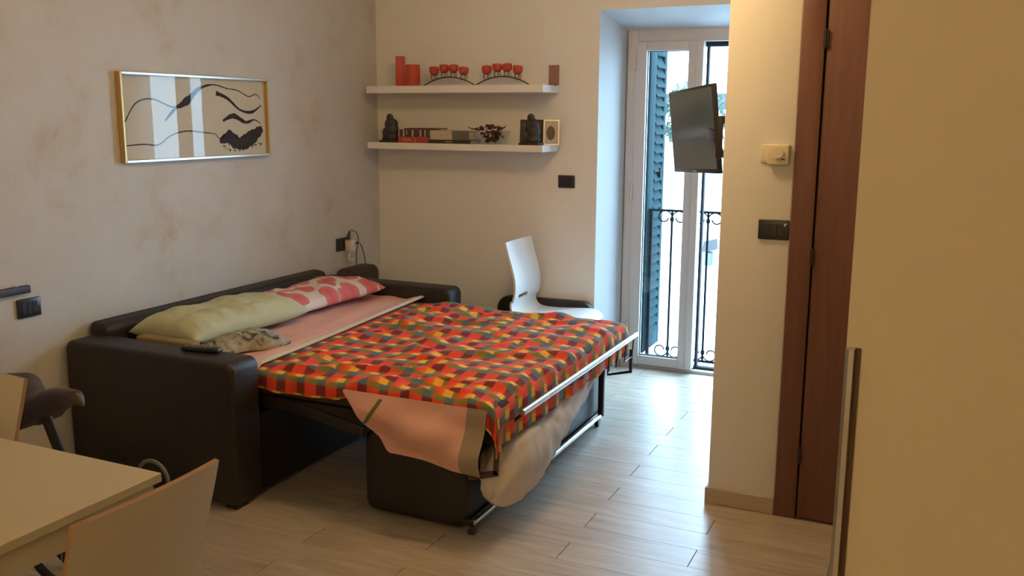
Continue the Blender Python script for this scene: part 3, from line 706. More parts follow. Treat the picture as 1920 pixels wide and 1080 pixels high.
# ------------------------------------------------------------------ bicycle behind the table
bk = thing('folding_bicycle', (-2.35, 2.0, 0), 'dark folding bicycle parked between the table and the sofa', 'bicycle')
# saddle: nose towards +x
mb = MB(); vs = []; NI, NJ = 26, 16
bx0, by0, bz0 = -2.645, 1.90, 0.772
for i in range(NI+1):
    s_ = i/NI; x = bx0 + 0.335*s_
    wd = 0.098*(1-s_)**1.2*min(1, (s_/0.05+0.25)) + 0.024
    top = bz0 + 0.022*math.exp(-(s_/0.12)**2) - 0.028*math.exp(-((s_-0.38)/0.16)**2) - 0.004 + 0.008*s_ - 0.03*max(0, (s_-0.92)/0.08)**2
    dp = 0.105*(1-s_)**0.8*(0.6+0.4*min(1, s_/0.15)) + 0.030
    if s_ > 0.86:
        q_ = max(0.25, math.sqrt(max(0, 1-((s_-0.86)/0.14)**2))); wd *= q_; top -= 0.014*(1-q_); dp *= q_
    for j in range(NJ+1):
        a = PI*j/NJ; vs.append((x, by0 + wd*math.cos(a), top - dp*(1-math.sin(a)**0.55)))
fs = [(i*(NJ+1)+j, (i+1)*(NJ+1)+j, (i+1)*(NJ+1)+j+1, i*(NJ+1)+j+1) for i in range(NI) for j in range(NJ)]
fs += [(i*(NJ+1), i*(NJ+1)+NJ, (i+1)*(NJ+1)+NJ, (i+1)*(NJ+1)) for i in range(NI)] + [tuple(range(NJ+1)), tuple(range(NI*(NJ+1), (NI+1)*(NJ+1)))[::-1]]
mb.add(vs, fs); mb.build('saddle', 'leather_brown', bk, smooth=True, label='worn dark brown saddle')
MB().tube([(-2.49, 1.90, 0.70), (-2.44, 1.95, 0.42), (-2.40, 2.0, 0.22)], 0.017, 12).build('seat_post', 'dark_metal', bk, smooth=True)
MB().ball((-2.515, 1.90, 0.675), (0.045, 0.04, 0.035)).build('clamp', 'black_plastic', bk, smooth=True)
MB().tube([(-2.42, 1.98, 0.30), (-2.30, 2.0, 0.26), (-2.20, 2.0, 0.28)], 0.024, 12).build('frame_tube', 'dark_metal', bk, smooth=True)
for cx, wy in ((-2.62, 2.02), (-2.66, 2.13)):
    wr_ = MB().tube([(cx+0.19*math.cos(2*PI*k/40), wy, 0.205+0.19*math.sin(2*PI*k/40)) for k in range(40)], 0.015, 8, closed=True).build('wheel', 'tyre', bk, smooth=True)
    hb = MB().tube([(cx, wy-0.04, 0.205), (cx, wy+0.04, 0.205)], 0.02, 10)
    for k in range(12): hb.tube([(cx, wy, 0.205), (cx+0.18*math.cos(PI*k/6), wy, 0.205+0.18*math.sin(PI*k/6))], 0.0012, 4)
    hb.build('hub', 'chrome', bk, smooth=True)
MB().tube([(-2.21, 2.0, 0.27), (-2.14, 1.99, 0.45)], 0.016, 10).build('stem', 'dark_metal', bk, smooth=True)
MB().tube([(-2.185+0.045-0.062*math.cos(PI*k/14), 1.99, 0.49+0.062*math.sin(PI*k/14)) for k in range(15)] + [(-2.07, 1.99, 0.40)], 0.006, 8).build('cable_loop', 'book_grey', bk, smooth=True)
MB().tube([(-2.095, 1.975, 0.455), (-2.095, 1.99, 0.455)], 0.022, 14).build('reflector', 'reflector_red', bk, smooth=True)

# ------------------------------------------------------------------ wardrobe at the right
wd = thing('wardrobe', (0.4, 1.8, 0), 'tall cream wardrobe filling the right side of the picture', 'wardrobe')
MB().box((-0.118, 1.522, 0.0), (0.95, 2.10, 2.40)).build('body', 'cream_laminate', wd)
MB().box((-0.121, 1.50, 0.05), (0.41, 1.520, 2.38)).build('door', 'cream_laminate', wd, bevel=0.0015, seg=1)
dr = MB().box((0.416, 1.50, 0.05), (0.948, 1.520, 2.38)).build('door', 'cream_laminate', wd, bevel=0.0015, seg=1)
ho = [c for c in wd.children if c.name.startswith('door')][0]
MB().prism([(-0.1205, 1.4985), (-0.1205, 1.486), (-0.1150, 1.480), (-0.1075, 1.480), (-0.1065, 1.4985)], 0.50, 1.247, 'z').build('handle', 'aluminium', ho, label='long upright aluminium handle')
MB().box((-0.1065, 1.4955, 0.50), (-0.0985, 1.4998, 1.247)).build('handle_shadow_strip', 'bronze', ho)  # dark strip added as the handle's shadow on the door

# ------------------------------------------------------------------ wall fittings
def plate(name, lo, hi, nrm, label, keys=3, led=False):
    """modular switch plate; nrm 'x' (on left wall) or 'y' (facing the camera)"""
    c = [(lo[i]+hi[i])/2 for i in range(3)]
    t_ = thing(name, (c[0], c[1], lo[2]), label, 'switch')
    if nrm == 'y':
        MB().box((lo[0], lo[1], lo[2]), hi).build('plate', 'switch_plastic', t_, bevel=0.0045, seg=3)
        wk = (hi[0]-lo[0]-0.036)/keys
        for k in range(keys): MB().box((lo[0]+0.018+k*wk+0.0006, lo[1]-0.0025, lo[2]+0.016), (lo[0]+0.018+(k+1)*wk-0.0006, lo[1]+0.002, hi[2]-0.016)).build('key', 'black_plastic', t_, bevel=0.001, seg=1)
        if led: MB().obox((hi[0]-0.016, lo[1]-0.001, hi[2]-0.018), ((0.6, 0, 0.8), (0, 1, 0), (-0.8, 0, 0.6)), (0.007, 0.0015, 0.0025)).build('indicator', 'led', t_, label='small white indicator mark')
    else:
        MB().box(lo, hi).build('plate', 'switch_plastic', t_, bevel=0.0045, seg=3)
        wk = (hi[1]-lo[1]-0.036)/keys
        for k in range(keys): MB().box((hi[0]-0.002, lo[1]+0.018+k*wk+0.0006, lo[2]+0.016), (hi[0]+0.0025, lo[1]+0.018+(k+1)*wk-0.0006, hi[2]-0.016)).build('key', 'black_plastic', t_, bevel=0.001, seg=1)
    return t_
plate('light_switch', (-2.152, YB-0.011, 1.165), (-2.044, YB, 1.242), 'y', 'black switch plate on the back wall under the shelves')
plate('light_switch', (-0.653, YM-0.011, 1.128), (-0.535, YM, 1.206), 'y', 'black switch plate with white mark beside the brown door', led=True)
plate('light_switch', (XL, 2.552, 0.757), (XL+0.011, 2.662, 0.838), 'x', 'black switch plate on the left wall below the dark rail')
rl_ = thing('wall_rail', (XL, 2.0, 0.86), 'dark brown rail on the left wall at the picture edge', 'rail')
MB().box((XL, 1.50, 0.862), (XL+0.022, 2.612, 0.894)).build('board', 'leather_brown', rl_, bevel=0.003)
MB().ball((XL+0.012, 2.55, 0.898), 0.006, 10, 6).build('peg', 'white_plastic', rl_, smooth=True)
# thermostat
th = thing('thermostat', (-0.60, YM, 1.42), 'cream room thermostat with round dial above the switch', 'thermostat')
MB().box((-0.658, YM-0.008, 1.424), (-0.548, YM, 1.494)).build('back_plate', 'therm_plastic', th, bevel=0.003)
MB().box((-0.630, YM-0.034, 1.418), (-0.548, YM-0.008, 1.496)).build('housing', 'therm_plastic', th, bevel=0.006)
MB().tube([(-0.588, YM-0.033, 1.465), (-0.588, YM-0.042, 1.465)], 0.021, 24).build('dial', 'therm_plastic', th, smooth=True)
MB().box((-0.575, YM-0.0355, 1.438), (-0.562, YM-0.0335, 1.442)).build('slider', 'black_plastic', th)
MB().box((-0.612, YM-0.0355, 1.439), (-0.596, YM-0.0335, 1.441)).build('marking', 'aluminium', th)
# socket + chargers
sk = thing('wall_socket', (XL, 4.84, 0.745), 'black socket plate on the left wall near the corner', 'socket')
MB().box((XL, 4.792, 0.748), (XL+0.011, 4.905, 0.830)).build('plate', 'switch_plastic', sk, bevel=0.004, seg=3)
for y in (4.82, 4.85, 4.878): MB().tube([(XL+0.010, y, 0.789), (XL+0.013, y, 0.789)], 0.010, 12).build('outlet', 'black_plastic', sk, smooth=True)
ch = thing('phone_charger', (XL+0.05, 4.90, 0.72), 'white plug adapter with white lead in the black wall socket', 'charger')
MB().box((XL+0.013, 4.868, 0.742), (XL+0.068, 4.910, 0.818)).build('body', 'white_plastic', ch, bevel=0.006)
MB().tube([(XL+0.04, 4.89, 0.745), (XL+0.04, 4.87, 0.715), (XL+0.045, 4.868, 0.695), (XL+0.05, 4.885, 0.686), (XL+0.05, 4.91, 0.690)], 0.007, 8).build('lead', 'white_plastic', ch, smooth=True)
def smooth_path(pts, n=8):
    P = [Vector(p) for p in pts]; out = []
    for k in range(len(P)-1):
        p0, p1, p2, p3 = P[max(k-1, 0)], P[k], P[k+1], P[min(k+2, len(P)-1)]
        for i in range(n):
            f = i/n; out.append(0.5*((2*p1)+(p2-p0)*f+(2*p0-5*p1+4*p2-p3)*f*f+(3*p1-p0-3*p2+p3)*f**3))
    return out + [P[-1]]
p1 = thing('power_lead', (XL+0.04, 4.88, 0.82), 'black plug on top of the adapter with lead looping down', 'cable')
MB().tube([(XL+0.04, 4.872, 0.8185), (XL+0.04, 4.874, 0.838), (XL+0.042, 4.884, 0.870)], [0.017, 0.012, 0.006], 10).build('plug', 'black_plastic', p1, smooth=True)
MB().tube(smooth_path([(XL+0.042, 4.884, 0.868), (XL+0.045, 4.905, 0.876), (XL+0.05, 4.95, 0.852), (XL+0.05, 4.965, 0.80), (XL+0.05, 4.945, 0.74), (XL+0.05, 4.94, 0.69), (XL+0.05, 4.945, 0.63)]), 0.0028, 6).build('cord', 'black_plastic', p1, smooth=True)
p2 = thing('charging_lead', (XL+0.07, 4.93, 0.78), 'black charging lead plugged in the side of the white adapter', 'cable')
MB().tube([(XL+0.045, 4.911, 0.785), (XL+0.047, 4.93, 0.787), (XL+0.05, 4.955, 0.789)], [0.015, 0.006, 0.008], 10).build('plug', 'black_plastic', p2, smooth=True)
MB().tube(smooth_path([(XL+0.05, 4.953, 0.789), (XL+0.055, 4.985, 0.775), (XL+0.06, 5.015, 0.70), (XL+0.06, 5.03, 0.64), (XL+0.06, 5.035, 0.615)]), 0.0028, 6).build('cord', 'black_plastic', p2, smooth=True)

# ------------------------------------------------------------------ picture
pc = thing('framed_picture', (XL, 3.65, 1.37), 'framed brush drawing under glass on the mottled left wall', 'picture')
ya, yb_, za, zb = 3.147, 4.168, 1.374, 1.787; fx0, fx1 = XL+0.001, XL+0.032; fw = 0.012
for a, c, mn in (((fx0, ya, za), (fx1, ya+fw, zb), 'gold_frame'), ((fx0, yb_-fw, za), (fx1, yb_, zb), 'gold_frame'), ((fx0, ya+fw, za), (fx1, yb_-fw, za+fw), 'aluminium'), ((fx0, ya+fw, zb-fw), (fx1, yb_-fw, zb), 'aluminium')):
    MB().box(a, c).build('frame_bar', mn, pc, bevel=0.0015, seg=1)
MB().box((XL+0.004, ya+fw, za+fw), (XL+0.010, yb_-fw, zb-fw)).build('paper', 'paper', pc)
MB().box((XL+0.016, ya+fw, za+fw), (XL+0.019, yb_-fw, zb-fw)).build('glass', 'picture_glass', pc)
PH, PWd = zb-za, yb_-ya
def ipt(u, v): return (XL+0.0108, ya + u*PWd, za + v*PH)
def stroke(pts, wds, mb):
    pp = smooth_path([ipt(*p) for p in pts], 10); n = len(pp)
    vs = []
    for i, p in enumerate(pp):
        a = pp[max(i-1, 0)]; c = pp[min(i+1, n-1)]; d_ = (c-a); d_.x = 0; d_.normalize(); s_ = Vector((0, -d_.z, d_.y))
        f = i/(n-1)*(len(wds)-1); k = min(int(f), len(wds)-2); w_ = wds[k]+(wds[k+1]-wds[k])*(f-k)
        w_ *= 1 + 0.35*noise.noise(Vector((p.y*60, p.z*60, 1)))
        vs += [p - s_*w_/2, p + s_*w_/2]
    mb.add(vs, [(2*i, 2*i+1, 2*i+3, 2*i+2) for i in range(n-1)])
ink = MB()    # plain abstract brush strokes
stroke([(0.03, 0.45), (0.10, 0.66), (0.20, 0.71), (0.33, 0.62), (0.42, 0.70), (0.50, 0.84), (0.60, 0.90), (0.70, 0.86)], [0.006, 0.007, 0.007, 0.008, 0.040, 0.018, 0.006, 0.006], ink)
stroke([(0.03, 0.19), (0.13, 0.20), (0.22, 0.19), (0.30, 0.29), (0.40, 0.34), (0.52, 0.32), (0.60, 0.30)], [0.006, 0.006, 0.007, 0.007, 0.006, 0.004], ink)
stroke([(0.60, 0.30), (0.64, 0.24), (0.70, 0.33)], [0.004, 0.005, 0.012], ink)
stroke([(0.63, 0.20), (0.70, 0.25), (0.78, 0.17), (0.87, 0.24), (0.96, 0.36)], [0.02, 0.075, 0.070, 0.085, 0.03], ink)
stroke([(0.62, 0.80), (0.70, 0.74), (0.79, 0.60), (0.88, 0.57), (0.96, 0.66)], [0.022, 0.018, 0.010, 0.016, 0.004], ink)
stroke([(0.66, 0.46), (0.74, 0.52), (0.83, 0.44), (0.90, 0.47), (0.95, 0.42)], [0.010, 0.030, 0.018, 0.008, 0.004], ink)
stroke([(0.70, 0.86), (0.78, 0.84), (0.86, 0.77), (0.92, 0.80), (0.955, 0.74)], [0.006, 0.005, 0.006, 0.005, 0.004], ink)
stroke([(0.27, 0.46), (0.31, 0.55), (0.36, 0.64)], [0.006, 0.016, 0.014], ink)
rnd = random.Random(5)
for k in range(60):
    u_ = rnd.uniform(0.655, 0.95); v_ = 0.17 + 0.5*max(0, u_-0.82) - rnd.uniform(0.02, 0.09)
    r_ = rnd.uniform(0.002, 0.006); c_ = Vector(ipt(u_, v_)); ink.add([c_+Vector((0, r_*math.cos(q*PI/3)*rnd.uniform(.6, 1.3), r_*math.sin(q*PI/3)*rnd.uniform(.6, 1.6))) for q in range(6)], [(0, 1, 2, 3, 4, 5)])
ink.build('brush_strokes', 'ink', pc)

# ------------------------------------------------------------------ shelves
YS0 = 5.06
def shelf(zt, zb, label):
    o = MB().box((-3.375, YS0, zb), (-2.16, YB, zt)).build('wall_shelf', 'white_lacquer', loc=(-2.8, 5.18, zb), bevel=0.0015, seg=1); tag(o, label, 'shelf', 'white wall shelves')
shelf(1.776, 1.732, 'upper white wall shelf carrying the red candles')
shelf(1.426, 1.386, 'lower white wall shelf carrying books and statuettes')
ZU, ZL_, YI = 1.776, 1.426, 5.15
# big candles
k1 = thing('pillar_candle', (-3.176, YI, ZU), 'tall square red candle at the left of the upper shelf', 'candle')
MB().obox((-3.176, YI, ZU+0.092), ((math.cos(.6), math.sin(.6), 0), (-math.sin(.6), math.cos(.6), 0), (0, 0, 1)), (0.029, 0.029, 0.092)).build('wax', 'candle_red', k1, bevel=0.003)
MB().tube([(-3.176, YI, ZU+0.183), (-3.175, YI, ZU+0.193)], 0.0013, 6).build('wick', 'ink', k1)
k2 = thing('pillar_candle', (-3.082, YI-0.005, ZU), 'shorter round red candle next to the tall square one', 'candle')
MB().lathe([(0.043, 0), (0.045, 0.003), (0.045, 0.128), (0.043, 0.131), (0.02, 0.130)], (-3.082, YI-0.005, ZU), 28).build('wax', 'candle_red', k2, smooth=True)
MB().tube([(-3.082, YI-0.005, ZU+0.129), (-3.081, YI-0.005, ZU+0.139)], 0.0013, 6).build('wick', 'ink', k2)
# arched holders, each with four candles
def holder(x0, x1, label, which):
    xc = (x0+x1)/2; hw = (x1-x0)/2; zt = 0.048
    h_ = thing('candle_holder', (xc, YI, ZU), label, 'candle holder', 'arched candle holders')
    for dy, dx in ((-0.018, 0.012), (0.018, -0.006)):
        MB().tube([(xc+dx+hw*(-1+2*i/24), YI+dy, ZU+0.004+zt*(1-(-1+2*i/24)**2)) for i in range(25)], 0.0032, 7).build('arch', 'bronze', h_, smooth=True)
    for q in range(3):
        s_ = (-0.5, 0, 0.5)[q]; MB().tube([(xc+0.012+hw*s_, YI-0.018, ZU+0.004+zt*(1-s_*s_)), (xc-0.006+hw*s_, YI+0.018, ZU+0.004+zt*(1-s_*s_))], 0.0025, 6).build('cross_bar', 'bronze', h_, smooth=True)
    names = ['first', 'second', 'third', 'fourth']
    for q, s_ in enumerate((-0.58, -0.18, 0.20, 0.60)):
        cx = xc + hw*s_; ca = ZU + 0.004 + zt*(1-s_*s_); cb_ = ca + 0.030
        cup = MB()
        for a in range(5):
            an = 2*PI*a/5+0.3; cup.tube([(cx+0.012*math.cos(an), YI+0.018*math.sin(an)*0.9, ca-0.002), (cx+0.022*math.cos(an), YI+0.022*math.sin(an), ca+0.012), (cx+0.018*math.cos(an), YI+0.018*math.sin(an), cb_)], 0.0018, 5)
        cup.tube([(cx+0.019*math.cos(2*PI*a/16), YI+0.019*math.sin(2*PI*a/16), cb_) for a in range(16)], 0.0018, 5, closed=True)
        cup.build('cup', 'bronze', h_, smooth=True)
        cd_ = thing('small_candle', (cx, YI, cb_+0.001), '%s small rounded red candle from the left on the %s' % (names[q], which), 'candle', 'small red candles')
        rs = random.Random(q*7+int(xc*100)); k_ = rs.uniform(0.95, 1.08)
        mb = MB().lathe([(0.012, 0.0), (0.024, 0.004), (0.030, 0.016), (0.0305, 0.030), (0.029, 0.042), (0.024, 0.047), (0.010, 0.0475)], (cx, YI, cb_+0.001), 20)
        mb.v = [(x+0.15*rs.uniform(0.3, 1)*(z-cb_-0.024)*(1 if q > 1 else -1)*0.3, y, cb_+0.001+(z-cb_-0.001)*k_ + 0.10*(x-cx)*(0.9 if q == 3 else 0.3 if q == 2 else 0.0)*((z-cb_)/0.047)*(-1 if q == 3 else 1)) for x, y, z in mb.v]
        mb.build('wax', 'candle_red', cd_, smooth=True)
        MB().tube([(cx, YI, cb_+0.045*k_), (cx+0.001, YI, cb_+0.055*k_)], 0.0010, 5).build('wick', 'ink', cd_)
holder(-3.006, -2.655, 'left arched bronze wire holder on the upper shelf', 'left arched holder')
holder(-2.642, -2.292, 'right arched bronze wire holder on the upper shelf', 'right arched holder')
def photo_frame(name, cx, cy, z0, w_, h_, rot, label, fm, pm, bw=0.008, tl=0.06, motif=None):
    t_ = thing(name, (cx, cy, z0), label, 'photo frame')
    c, s_ = math.cos(rot), math.sin(rot); ux = Vector((c, s_, 0)); n_ = Vector((s_, -c, tl)).normalized(); uz = ux.cross(n_)*-1
    if uz.z < 0: uz = -uz
    B = Vector((cx, cy, z0))
    def slab(a0, a1, b0, b1, d0, d1): return MB().obox(B+ux*((a0+a1)/2)+uz*((b0+b1)/2)+n_*((d0+d1)/2), (ux, uz, n_), ((a1-a0)/2, (b1-b0)/2, (d1-d0)/2))
    for a0, a1, b0, b1 in ((-w_/2, -w_/2+bw, 0, h_), (w_/2-bw, w_/2, 0, h_), (-w_/2+bw, w_/2-bw, 0, bw), (-w_/2+bw, w_/2-bw, h_-bw, h_)):
        slab(a0, a1, b0, b1, -0.005, 0.005).build('frame_bar', fm, t_)
    slab(-w_/2+bw, w_/2-bw, bw, h_-bw, -0.004, 0.000).build('photo', pm, t_)
    if motif: motif(t_, B, ux, uz, n_)
    MB().bar(B+uz*(h_*0.6)-n_*0.005, B-n_*0.05+Vector((0, 0.012, 0.002)), 0.02, 0.003).build('strut', fm, t_)
    return t_
def oval(t_, B, ux, uz, n_):
    mb = MB(); pts = [B + ux*(0.026*math.cos(a*PI/12)-0.004) + uz*(0.070+0.042*math.sin(a*PI/12)) + n_*0.0012 for a in range(24)]
    mb.add(pts, [tuple(range(24))]); mb.build('oval_portrait', 'olive_print', t_)
photo_frame('framed_photo', -2.140, 5.175, ZU, 0.062, 0.114, 0.35, 'small narrow photo frame at the right end of the upper shelf', 'bronze', 'rose_print', 0.007)
photo_frame('framed_photo', -2.15, 5.17, ZL_, 0.095, 0.148, 0.25, 'pale framed oval portrait at the right end of the lower shelf', 'aluminium', 'pale_print', 0.007, motif=oval)
def flower(t_, B, ux, uz, n_):
    mb = MB()
    mb.bar(B+ux*(-0.050)+uz*0.118+n_*0.001, B+ux*(-0.020)+uz*0.085+n_*0.001, 0.010, 0.001, up=tuple(n_)); mb.bar(B+ux*(-0.020)+uz*0.080+n_*0.001, B+ux*(-0.005)+uz*0.098+n_*0.001, 0.008, 0.001, up=tuple(n_)); mb.build('pink_shape', 'pink_flower', t_)
photo_frame('photo_card', -2.290, 5.20, ZL_, 0.150, 0.148, 0.05, 'dark print with a small pink shape behind the right statuette', 'book_black', 'dark_print', 0.003, motif=flower)
# statuettes: hunched seated figures
def statuette(cx, cy, mir, label, h=0.180):
    t_ = thing('statuette', (cx, cy, ZL_), label, 'statuette', 'dark seated statuettes'); k = h/0.18
    def P(a, b_, c): return (cx+mir*a*k, cy+b_*k, ZL_+c*k)
    mb = MB()
    for c, r in (((0.008, 0, 0.030), (0.048, 0.042, 0.030)), ((0.014, 0, 0.075), (0.040, 0.036, 0.050)), ((0.012, 0, 0.118), (0.036, 0.036, 0.032)), ((-0.004, -0.005, 0.157), (0.023, 0.024, 0.024)), ((-0.036, -0.012, 0.060), (0.020, 0.018, 0.032)), ((-0.040, -0.012, 0.018), (0.020, 0.018, 0.026)), ((-0.018, -0.020, 0.110), (0.016, 0.014, 0.034)), ((0.002, 0, 0.138), (0.018, 0.018, 0.018))):
        q = P(*c); mb.ball(q, (r[0]*k, r[1]*k, r[2]*k), 14, 9)
    mb.build('figure', 'statue', t_, smooth=True, remesh=0.0045)
    a = P(-0.066, -0.042, 0); b_ = P(0.060, 0.042, 0.014)
    MB().box((min(a[0], b_[0]), a[1], ZL_), (max(a[0], b_[0]), b_[1], b_[2])).build('plinth', 'statue', t_, bevel=0.002)
statuette(-3.240, 5.13, 1, 'dark hunched statuette at the left end of the books', 0.180)
statuette(-2.252, 5.115, 1, 'dark hunched statuette in front of the dark print', 0.184)
# books lying flat
def book(name, x0, x1, z0, z1, y0, y1, matn, label, spine=None, pages=True):
    t_ = thing(name, ((x0+x1)/2, (y0+y1)/2, z0), label, 'book', 'books on the lower shelf')
    c = 0.0022
    mb = MB().box((x0, y0, z0), (x1, y1, z0+c)).box((x0, y0, z1-c), (x1, y1, z1)).box((x0, y0, z0+c), (x1, y0+c, z1-c)); mb.build('cover', matn, t_)
    MB().box((x0+0.003, y0+c, z0+c), (x1-0.003, y1-0.003, z1-c)).build('pages', 'page', t_)
    for (a0, a1, b0, b1, mn) in (spine or []):
        MB().box((x0+(x1-x0)*a0, y0-0.0006, z0+(z1-z0)*b0), (x0+(x1-x0)*a1, y0, z0+(z1-z0)*b1)).build('spine_mark', mn, t_)
    return t_
yb0 = 5.10
book('book', -3.172, -2.955, ZL_+0.0005, ZL_+0.036, yb0, yb0+0.15, 'book_red', 'thick red book at the bottom of the left stack', [(0.16, 0.46, 0.30, 0.72, 'book_red_pale'), (0.55, 0.60, 0, 1, 'book_red_pale')])
book('book', -3.172, -2.945, ZL_+0.0365, ZL_+0.082, yb0, yb0+0.15, 'book_dark', 'dark book with pale spine bars on the red book', [(0.02, 0.05, 0.05, 0.95, 'print_pale'), (0.17, 0.21, 0.05, 0.95, 'print_pale'), (0.28, 0.30, 0.3, 0.9, 'print_pale'), (0.46, 0.50, 0.05, 0.95, 'print_pale'), (0.71, 0.75, 0.05, 0.95, 'print_pale'), (0.86, 0.89, 0.05, 0.95, 'print_pale')])
book('book', -3.13, -2.895, ZL_+0.0825, ZL_+0.091, yb0+0.01, yb0+0.15, 'book_brown', 'thin brown booklet on top of the left stack')
mk = [(0.40+0.022*i, 0.40+0.022*i+0.014, 0.30, 0.62+0.1*((i*7) % 3-1), 'print_pale') for i in range(8)]
book('book', -2.950, -2.655, ZL_+0.0005, ZL_+0.022, yb0, yb0+0.15, 'book_black', 'thin black book with white spine lettering under the cream books', mk)
book('book', -2.940, -2.785, ZL_+0.0225, ZL_+0.052, yb0+0.005, yb0+0.14, 'book_cream', 'lower cream book on the black book')
book('book', -2.940, -2.790, ZL_+0.0525, ZL_+0.079, yb0+0.005, yb0+0.14, 'book_cream', 'upper cream book of the pair')
book('book', -2.782, -2.668, ZL_+0.0225, ZL_+0.076, yb0+0.005, yb0+0.14, 'book_grey', 'dark grey book lying between cream books and glass bowl')
# glass bowl with dried petals
bw = thing('glass_bowl', (-2.53, 5.15, ZL_), 'clear square glass bowl of dried petals on the lower shelf', 'bowl')
def sq(cx, cy, hx, hy): return [(cx-hx, cy-hy), (cx+hx, cy-hy), (cx+hx, cy+hy), (cx-hx, cy+hy)]
mb = MB(); rings = [(0.075, 0.05, 0.0), (0.100, 0.068, 0.080), (0.096, 0.064, 0.080), (0.072, 0.047, 0.005)]
vs = []
for hx, hy, z in rings: vs += [(x, y, ZL_+z) for x, y in sq(-2.53, 5.14, hx, hy)]
fs = [(3, 2, 1, 0), (12, 13, 14, 15)]
for i in range(3): fs += [(i*4+k, i*4+(k+1) % 4, (i+1)*4+(k+1) % 4, (i+1)*4+k) for k in range(4)]
mb.add(vs, fs); mb.build('bowl', 'bowl_glass', bw)
rnd = random.Random(11)
for i in range(70):
    z = ZL_+0.014+rnd.random()**0.8*0.092; f = 0.66+0.25*min(1, (z-ZL_)/0.08)
    top = z > ZL_+0.08
    cx = -2.53 + rnd.uniform(-1, 1)*(0.075*f if not top else 0.085) + (0.0 if not top else -0.015); cy = 5.14 + rnd.uniform(-1, 1)*0.045*f
    if top: z = ZL_+0.078+0.034*max(0.15, (1-((cx+2.54)/0.10)**2))*rnd.uniform(0.4, 1)
    u_ = Vector((rnd.uniform(-1, 1), rnd.uniform(-1, 1), rnd.uniform(-.6, .6))).normalized(); v_ = u_.orthogonal().normalized(); n_ = u_.cross(v_); l_ = rnd.uniform(0.013, 0.022)
    c = Vector((cx, cy, z)); q = MB()
    q.add([c-u_*l_, c-u_*l_*0.2+v_*l_*0.8+n_*0.005, c+u_*l_*0.9+n_*0.003, c-u_*l_*0.1-v_*l_*0.8+n_*0.005, c-n_*0.004], [(0, 1, 4), (1, 2, 4), (2, 3, 4), (3, 0, 4), (0, 3, 2, 1)])
    p_ = q.build('dried_petal', 'petal', bw)
for k, (a, c, e) in enumerate((((-2.62, 0.086), (-2.655, 0.090), (-2.685, 0.100)), ((-2.47, 0.095), (-2.44, 0.100), (-2.428, 0.112)))):
    MB().tube([(a[0], 5.14, ZL_+a[1]), (c[0], 5.13, ZL_+c[1]), (e[0], 5.13, ZL_+e[1])], [0.006, 0.004, 0.002], 6).build('dried_stalk', 'petal', bw, smooth=True)

# ------------------------------------------------------------------ television
TC = Vector((-1.111, 4.40, 1.5315)); ty, tt, trl, thh = -0.971, -0.101, 0.045, 0.397; tww = thh*1.5
n_ = Vector((math.sin(ty)*math.cos(tt), -math.cos(ty)*math.cos(tt), math.sin(tt))); u_ = Vector((math.cos(ty), math.sin(ty), 0)); v_ = -n_.cross(u_)
if v_.z < 0: v_ = -v_
U = u_*math.cos(trl) + v_*math.sin(trl); V = -u_*math.sin(trl) + v_*math.cos(trl)
tv = thing('television', tuple(TC), 'black flat television on a swivel wall bracket before the french door', 'television')
def tslab(a0, a1, b0, b1, d0, d1): return MB().obox(TC+U*((a0+a1)/2)+V*((b0+b1)/2)+n_*((d0+d1)/2), (U, V, n_), ((a1-a0)/2, (b1-b0)/2, (d1-d0)/2))
hw, hh = tww/2, thh/2
tslab(-hw, hw, -hh, hh, -0.022, -0.001).build('case', 'black_plastic', tv, bevel=0.003)
tslab(-hw+0.012, hw-0.012, -hh+0.020, hh-0.012, -0.001, 0.0005).build('screen', 'screen_glass', tv)
tslab(-hw*0.7, hw*0.45, -hh*0.95, hh*0.55, -0.048, -0.022).build('rear_housing', 'black_plastic', tv, bevel=0.008)
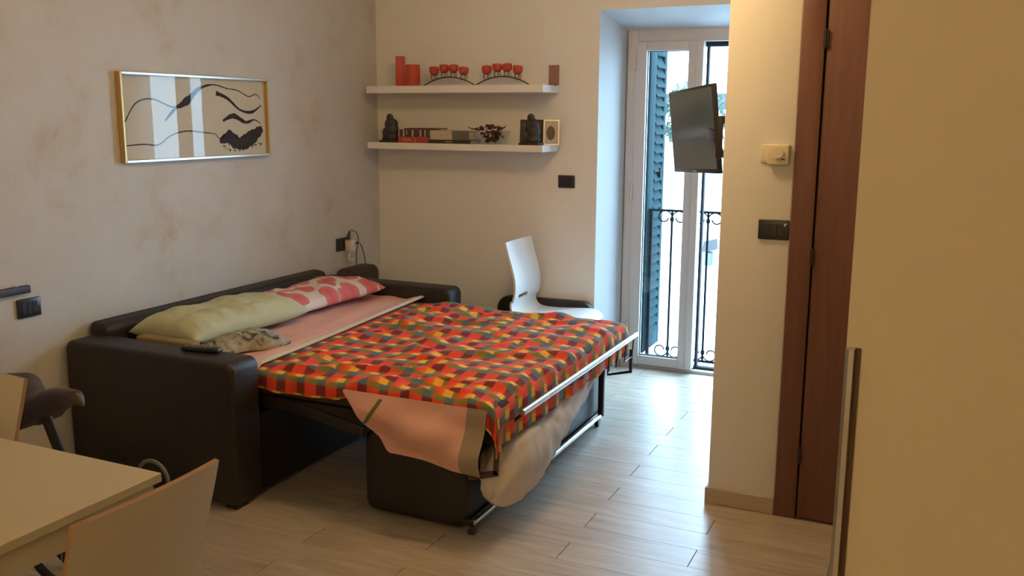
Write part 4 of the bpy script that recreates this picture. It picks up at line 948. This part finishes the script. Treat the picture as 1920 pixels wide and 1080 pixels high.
tslab(-0.02, 0.02, -hh+0.005, -hh+0.012, -0.001, 0.0006).build('badge', 'aluminium', tv)
tslab(-0.06, 0.06, -0.06, 0.06, -0.060, -0.048).build('mount_plate', 'dark_metal', tv, bevel=0.002)
MB().box((XM-0.010, 3.98, 1.41), (XM, 4.10, 1.61)).build('wall_plate', 'dark_metal', tv, bevel=0.002)
mid = Vector((-0.888, 3.99, 1.51))
MB().box((mid.x-0.013, mid.y-0.010, 1.425), (mid.x+0.013, mid.y+0.010, 1.602)).build('pivot_bar', 'dark_metal', tv, bevel=0.003)
for z in (1.585, 1.443): MB().bar((mid.x, mid.y, z), (XM-0.004, 4.03, z), 0.022, 0.032).build('swivel_arm', 'dark_metal', tv, bevel=0.003)
MB().bar(mid-Vector((0.012, 0, 0)), TC-n_*0.058+U*0.02, 0.02, 0.045).build('swivel_arm', 'dark_metal', tv, bevel=0.003)
MB().tube(smooth_path([TC-n_*0.045+U*0.22-V*0.06, TC-n_*0.05+U*0.26-V*0.12, (-0.86, 4.05, 1.36), (-0.84, 4.1, 1.33), (XM-0.004, 4.16, 1.40)]), 0.003, 6).build('cable', 'black_plastic', tv, smooth=True)
MB().tube(smooth_path([TC-n_*0.045+U*0.22-V*0.02, (-0.87, 4.02, 1.42), (XM-0.004, 4.12, 1.45)]), 0.003, 6).build('cable', 'black_plastic', tv, smooth=True)

# ------------------------------------------------------------------ ceiling lamp that lights the room (above the picture)
for lx, ly, lg, ll in ((-1.30, 3.12, 'lamp_globe', 'round warm glass ceiling lamp above the foot of the bed'), (-0.90, -1.2, 'lamp_globe_soft', 'round glass ceiling lamp at the other end of the room behind the table')):
    lp = thing('ceiling_lamp', (lx, ly, 2.40), ll, 'lamp', 'ceiling lamps')
    MB().ball((lx, ly, 2.52), (0.15, 0.15, 0.12), 24, 14).build('globe', lg, lp, smooth=True)
    MB().lathe([(0.03, 0.0), (0.09, 0.05), (0.09, 0.115), (0.05, 0.116)], (lx, ly, 2.633), 24).build('mount', 'white_lacquer', lp, smooth=True)
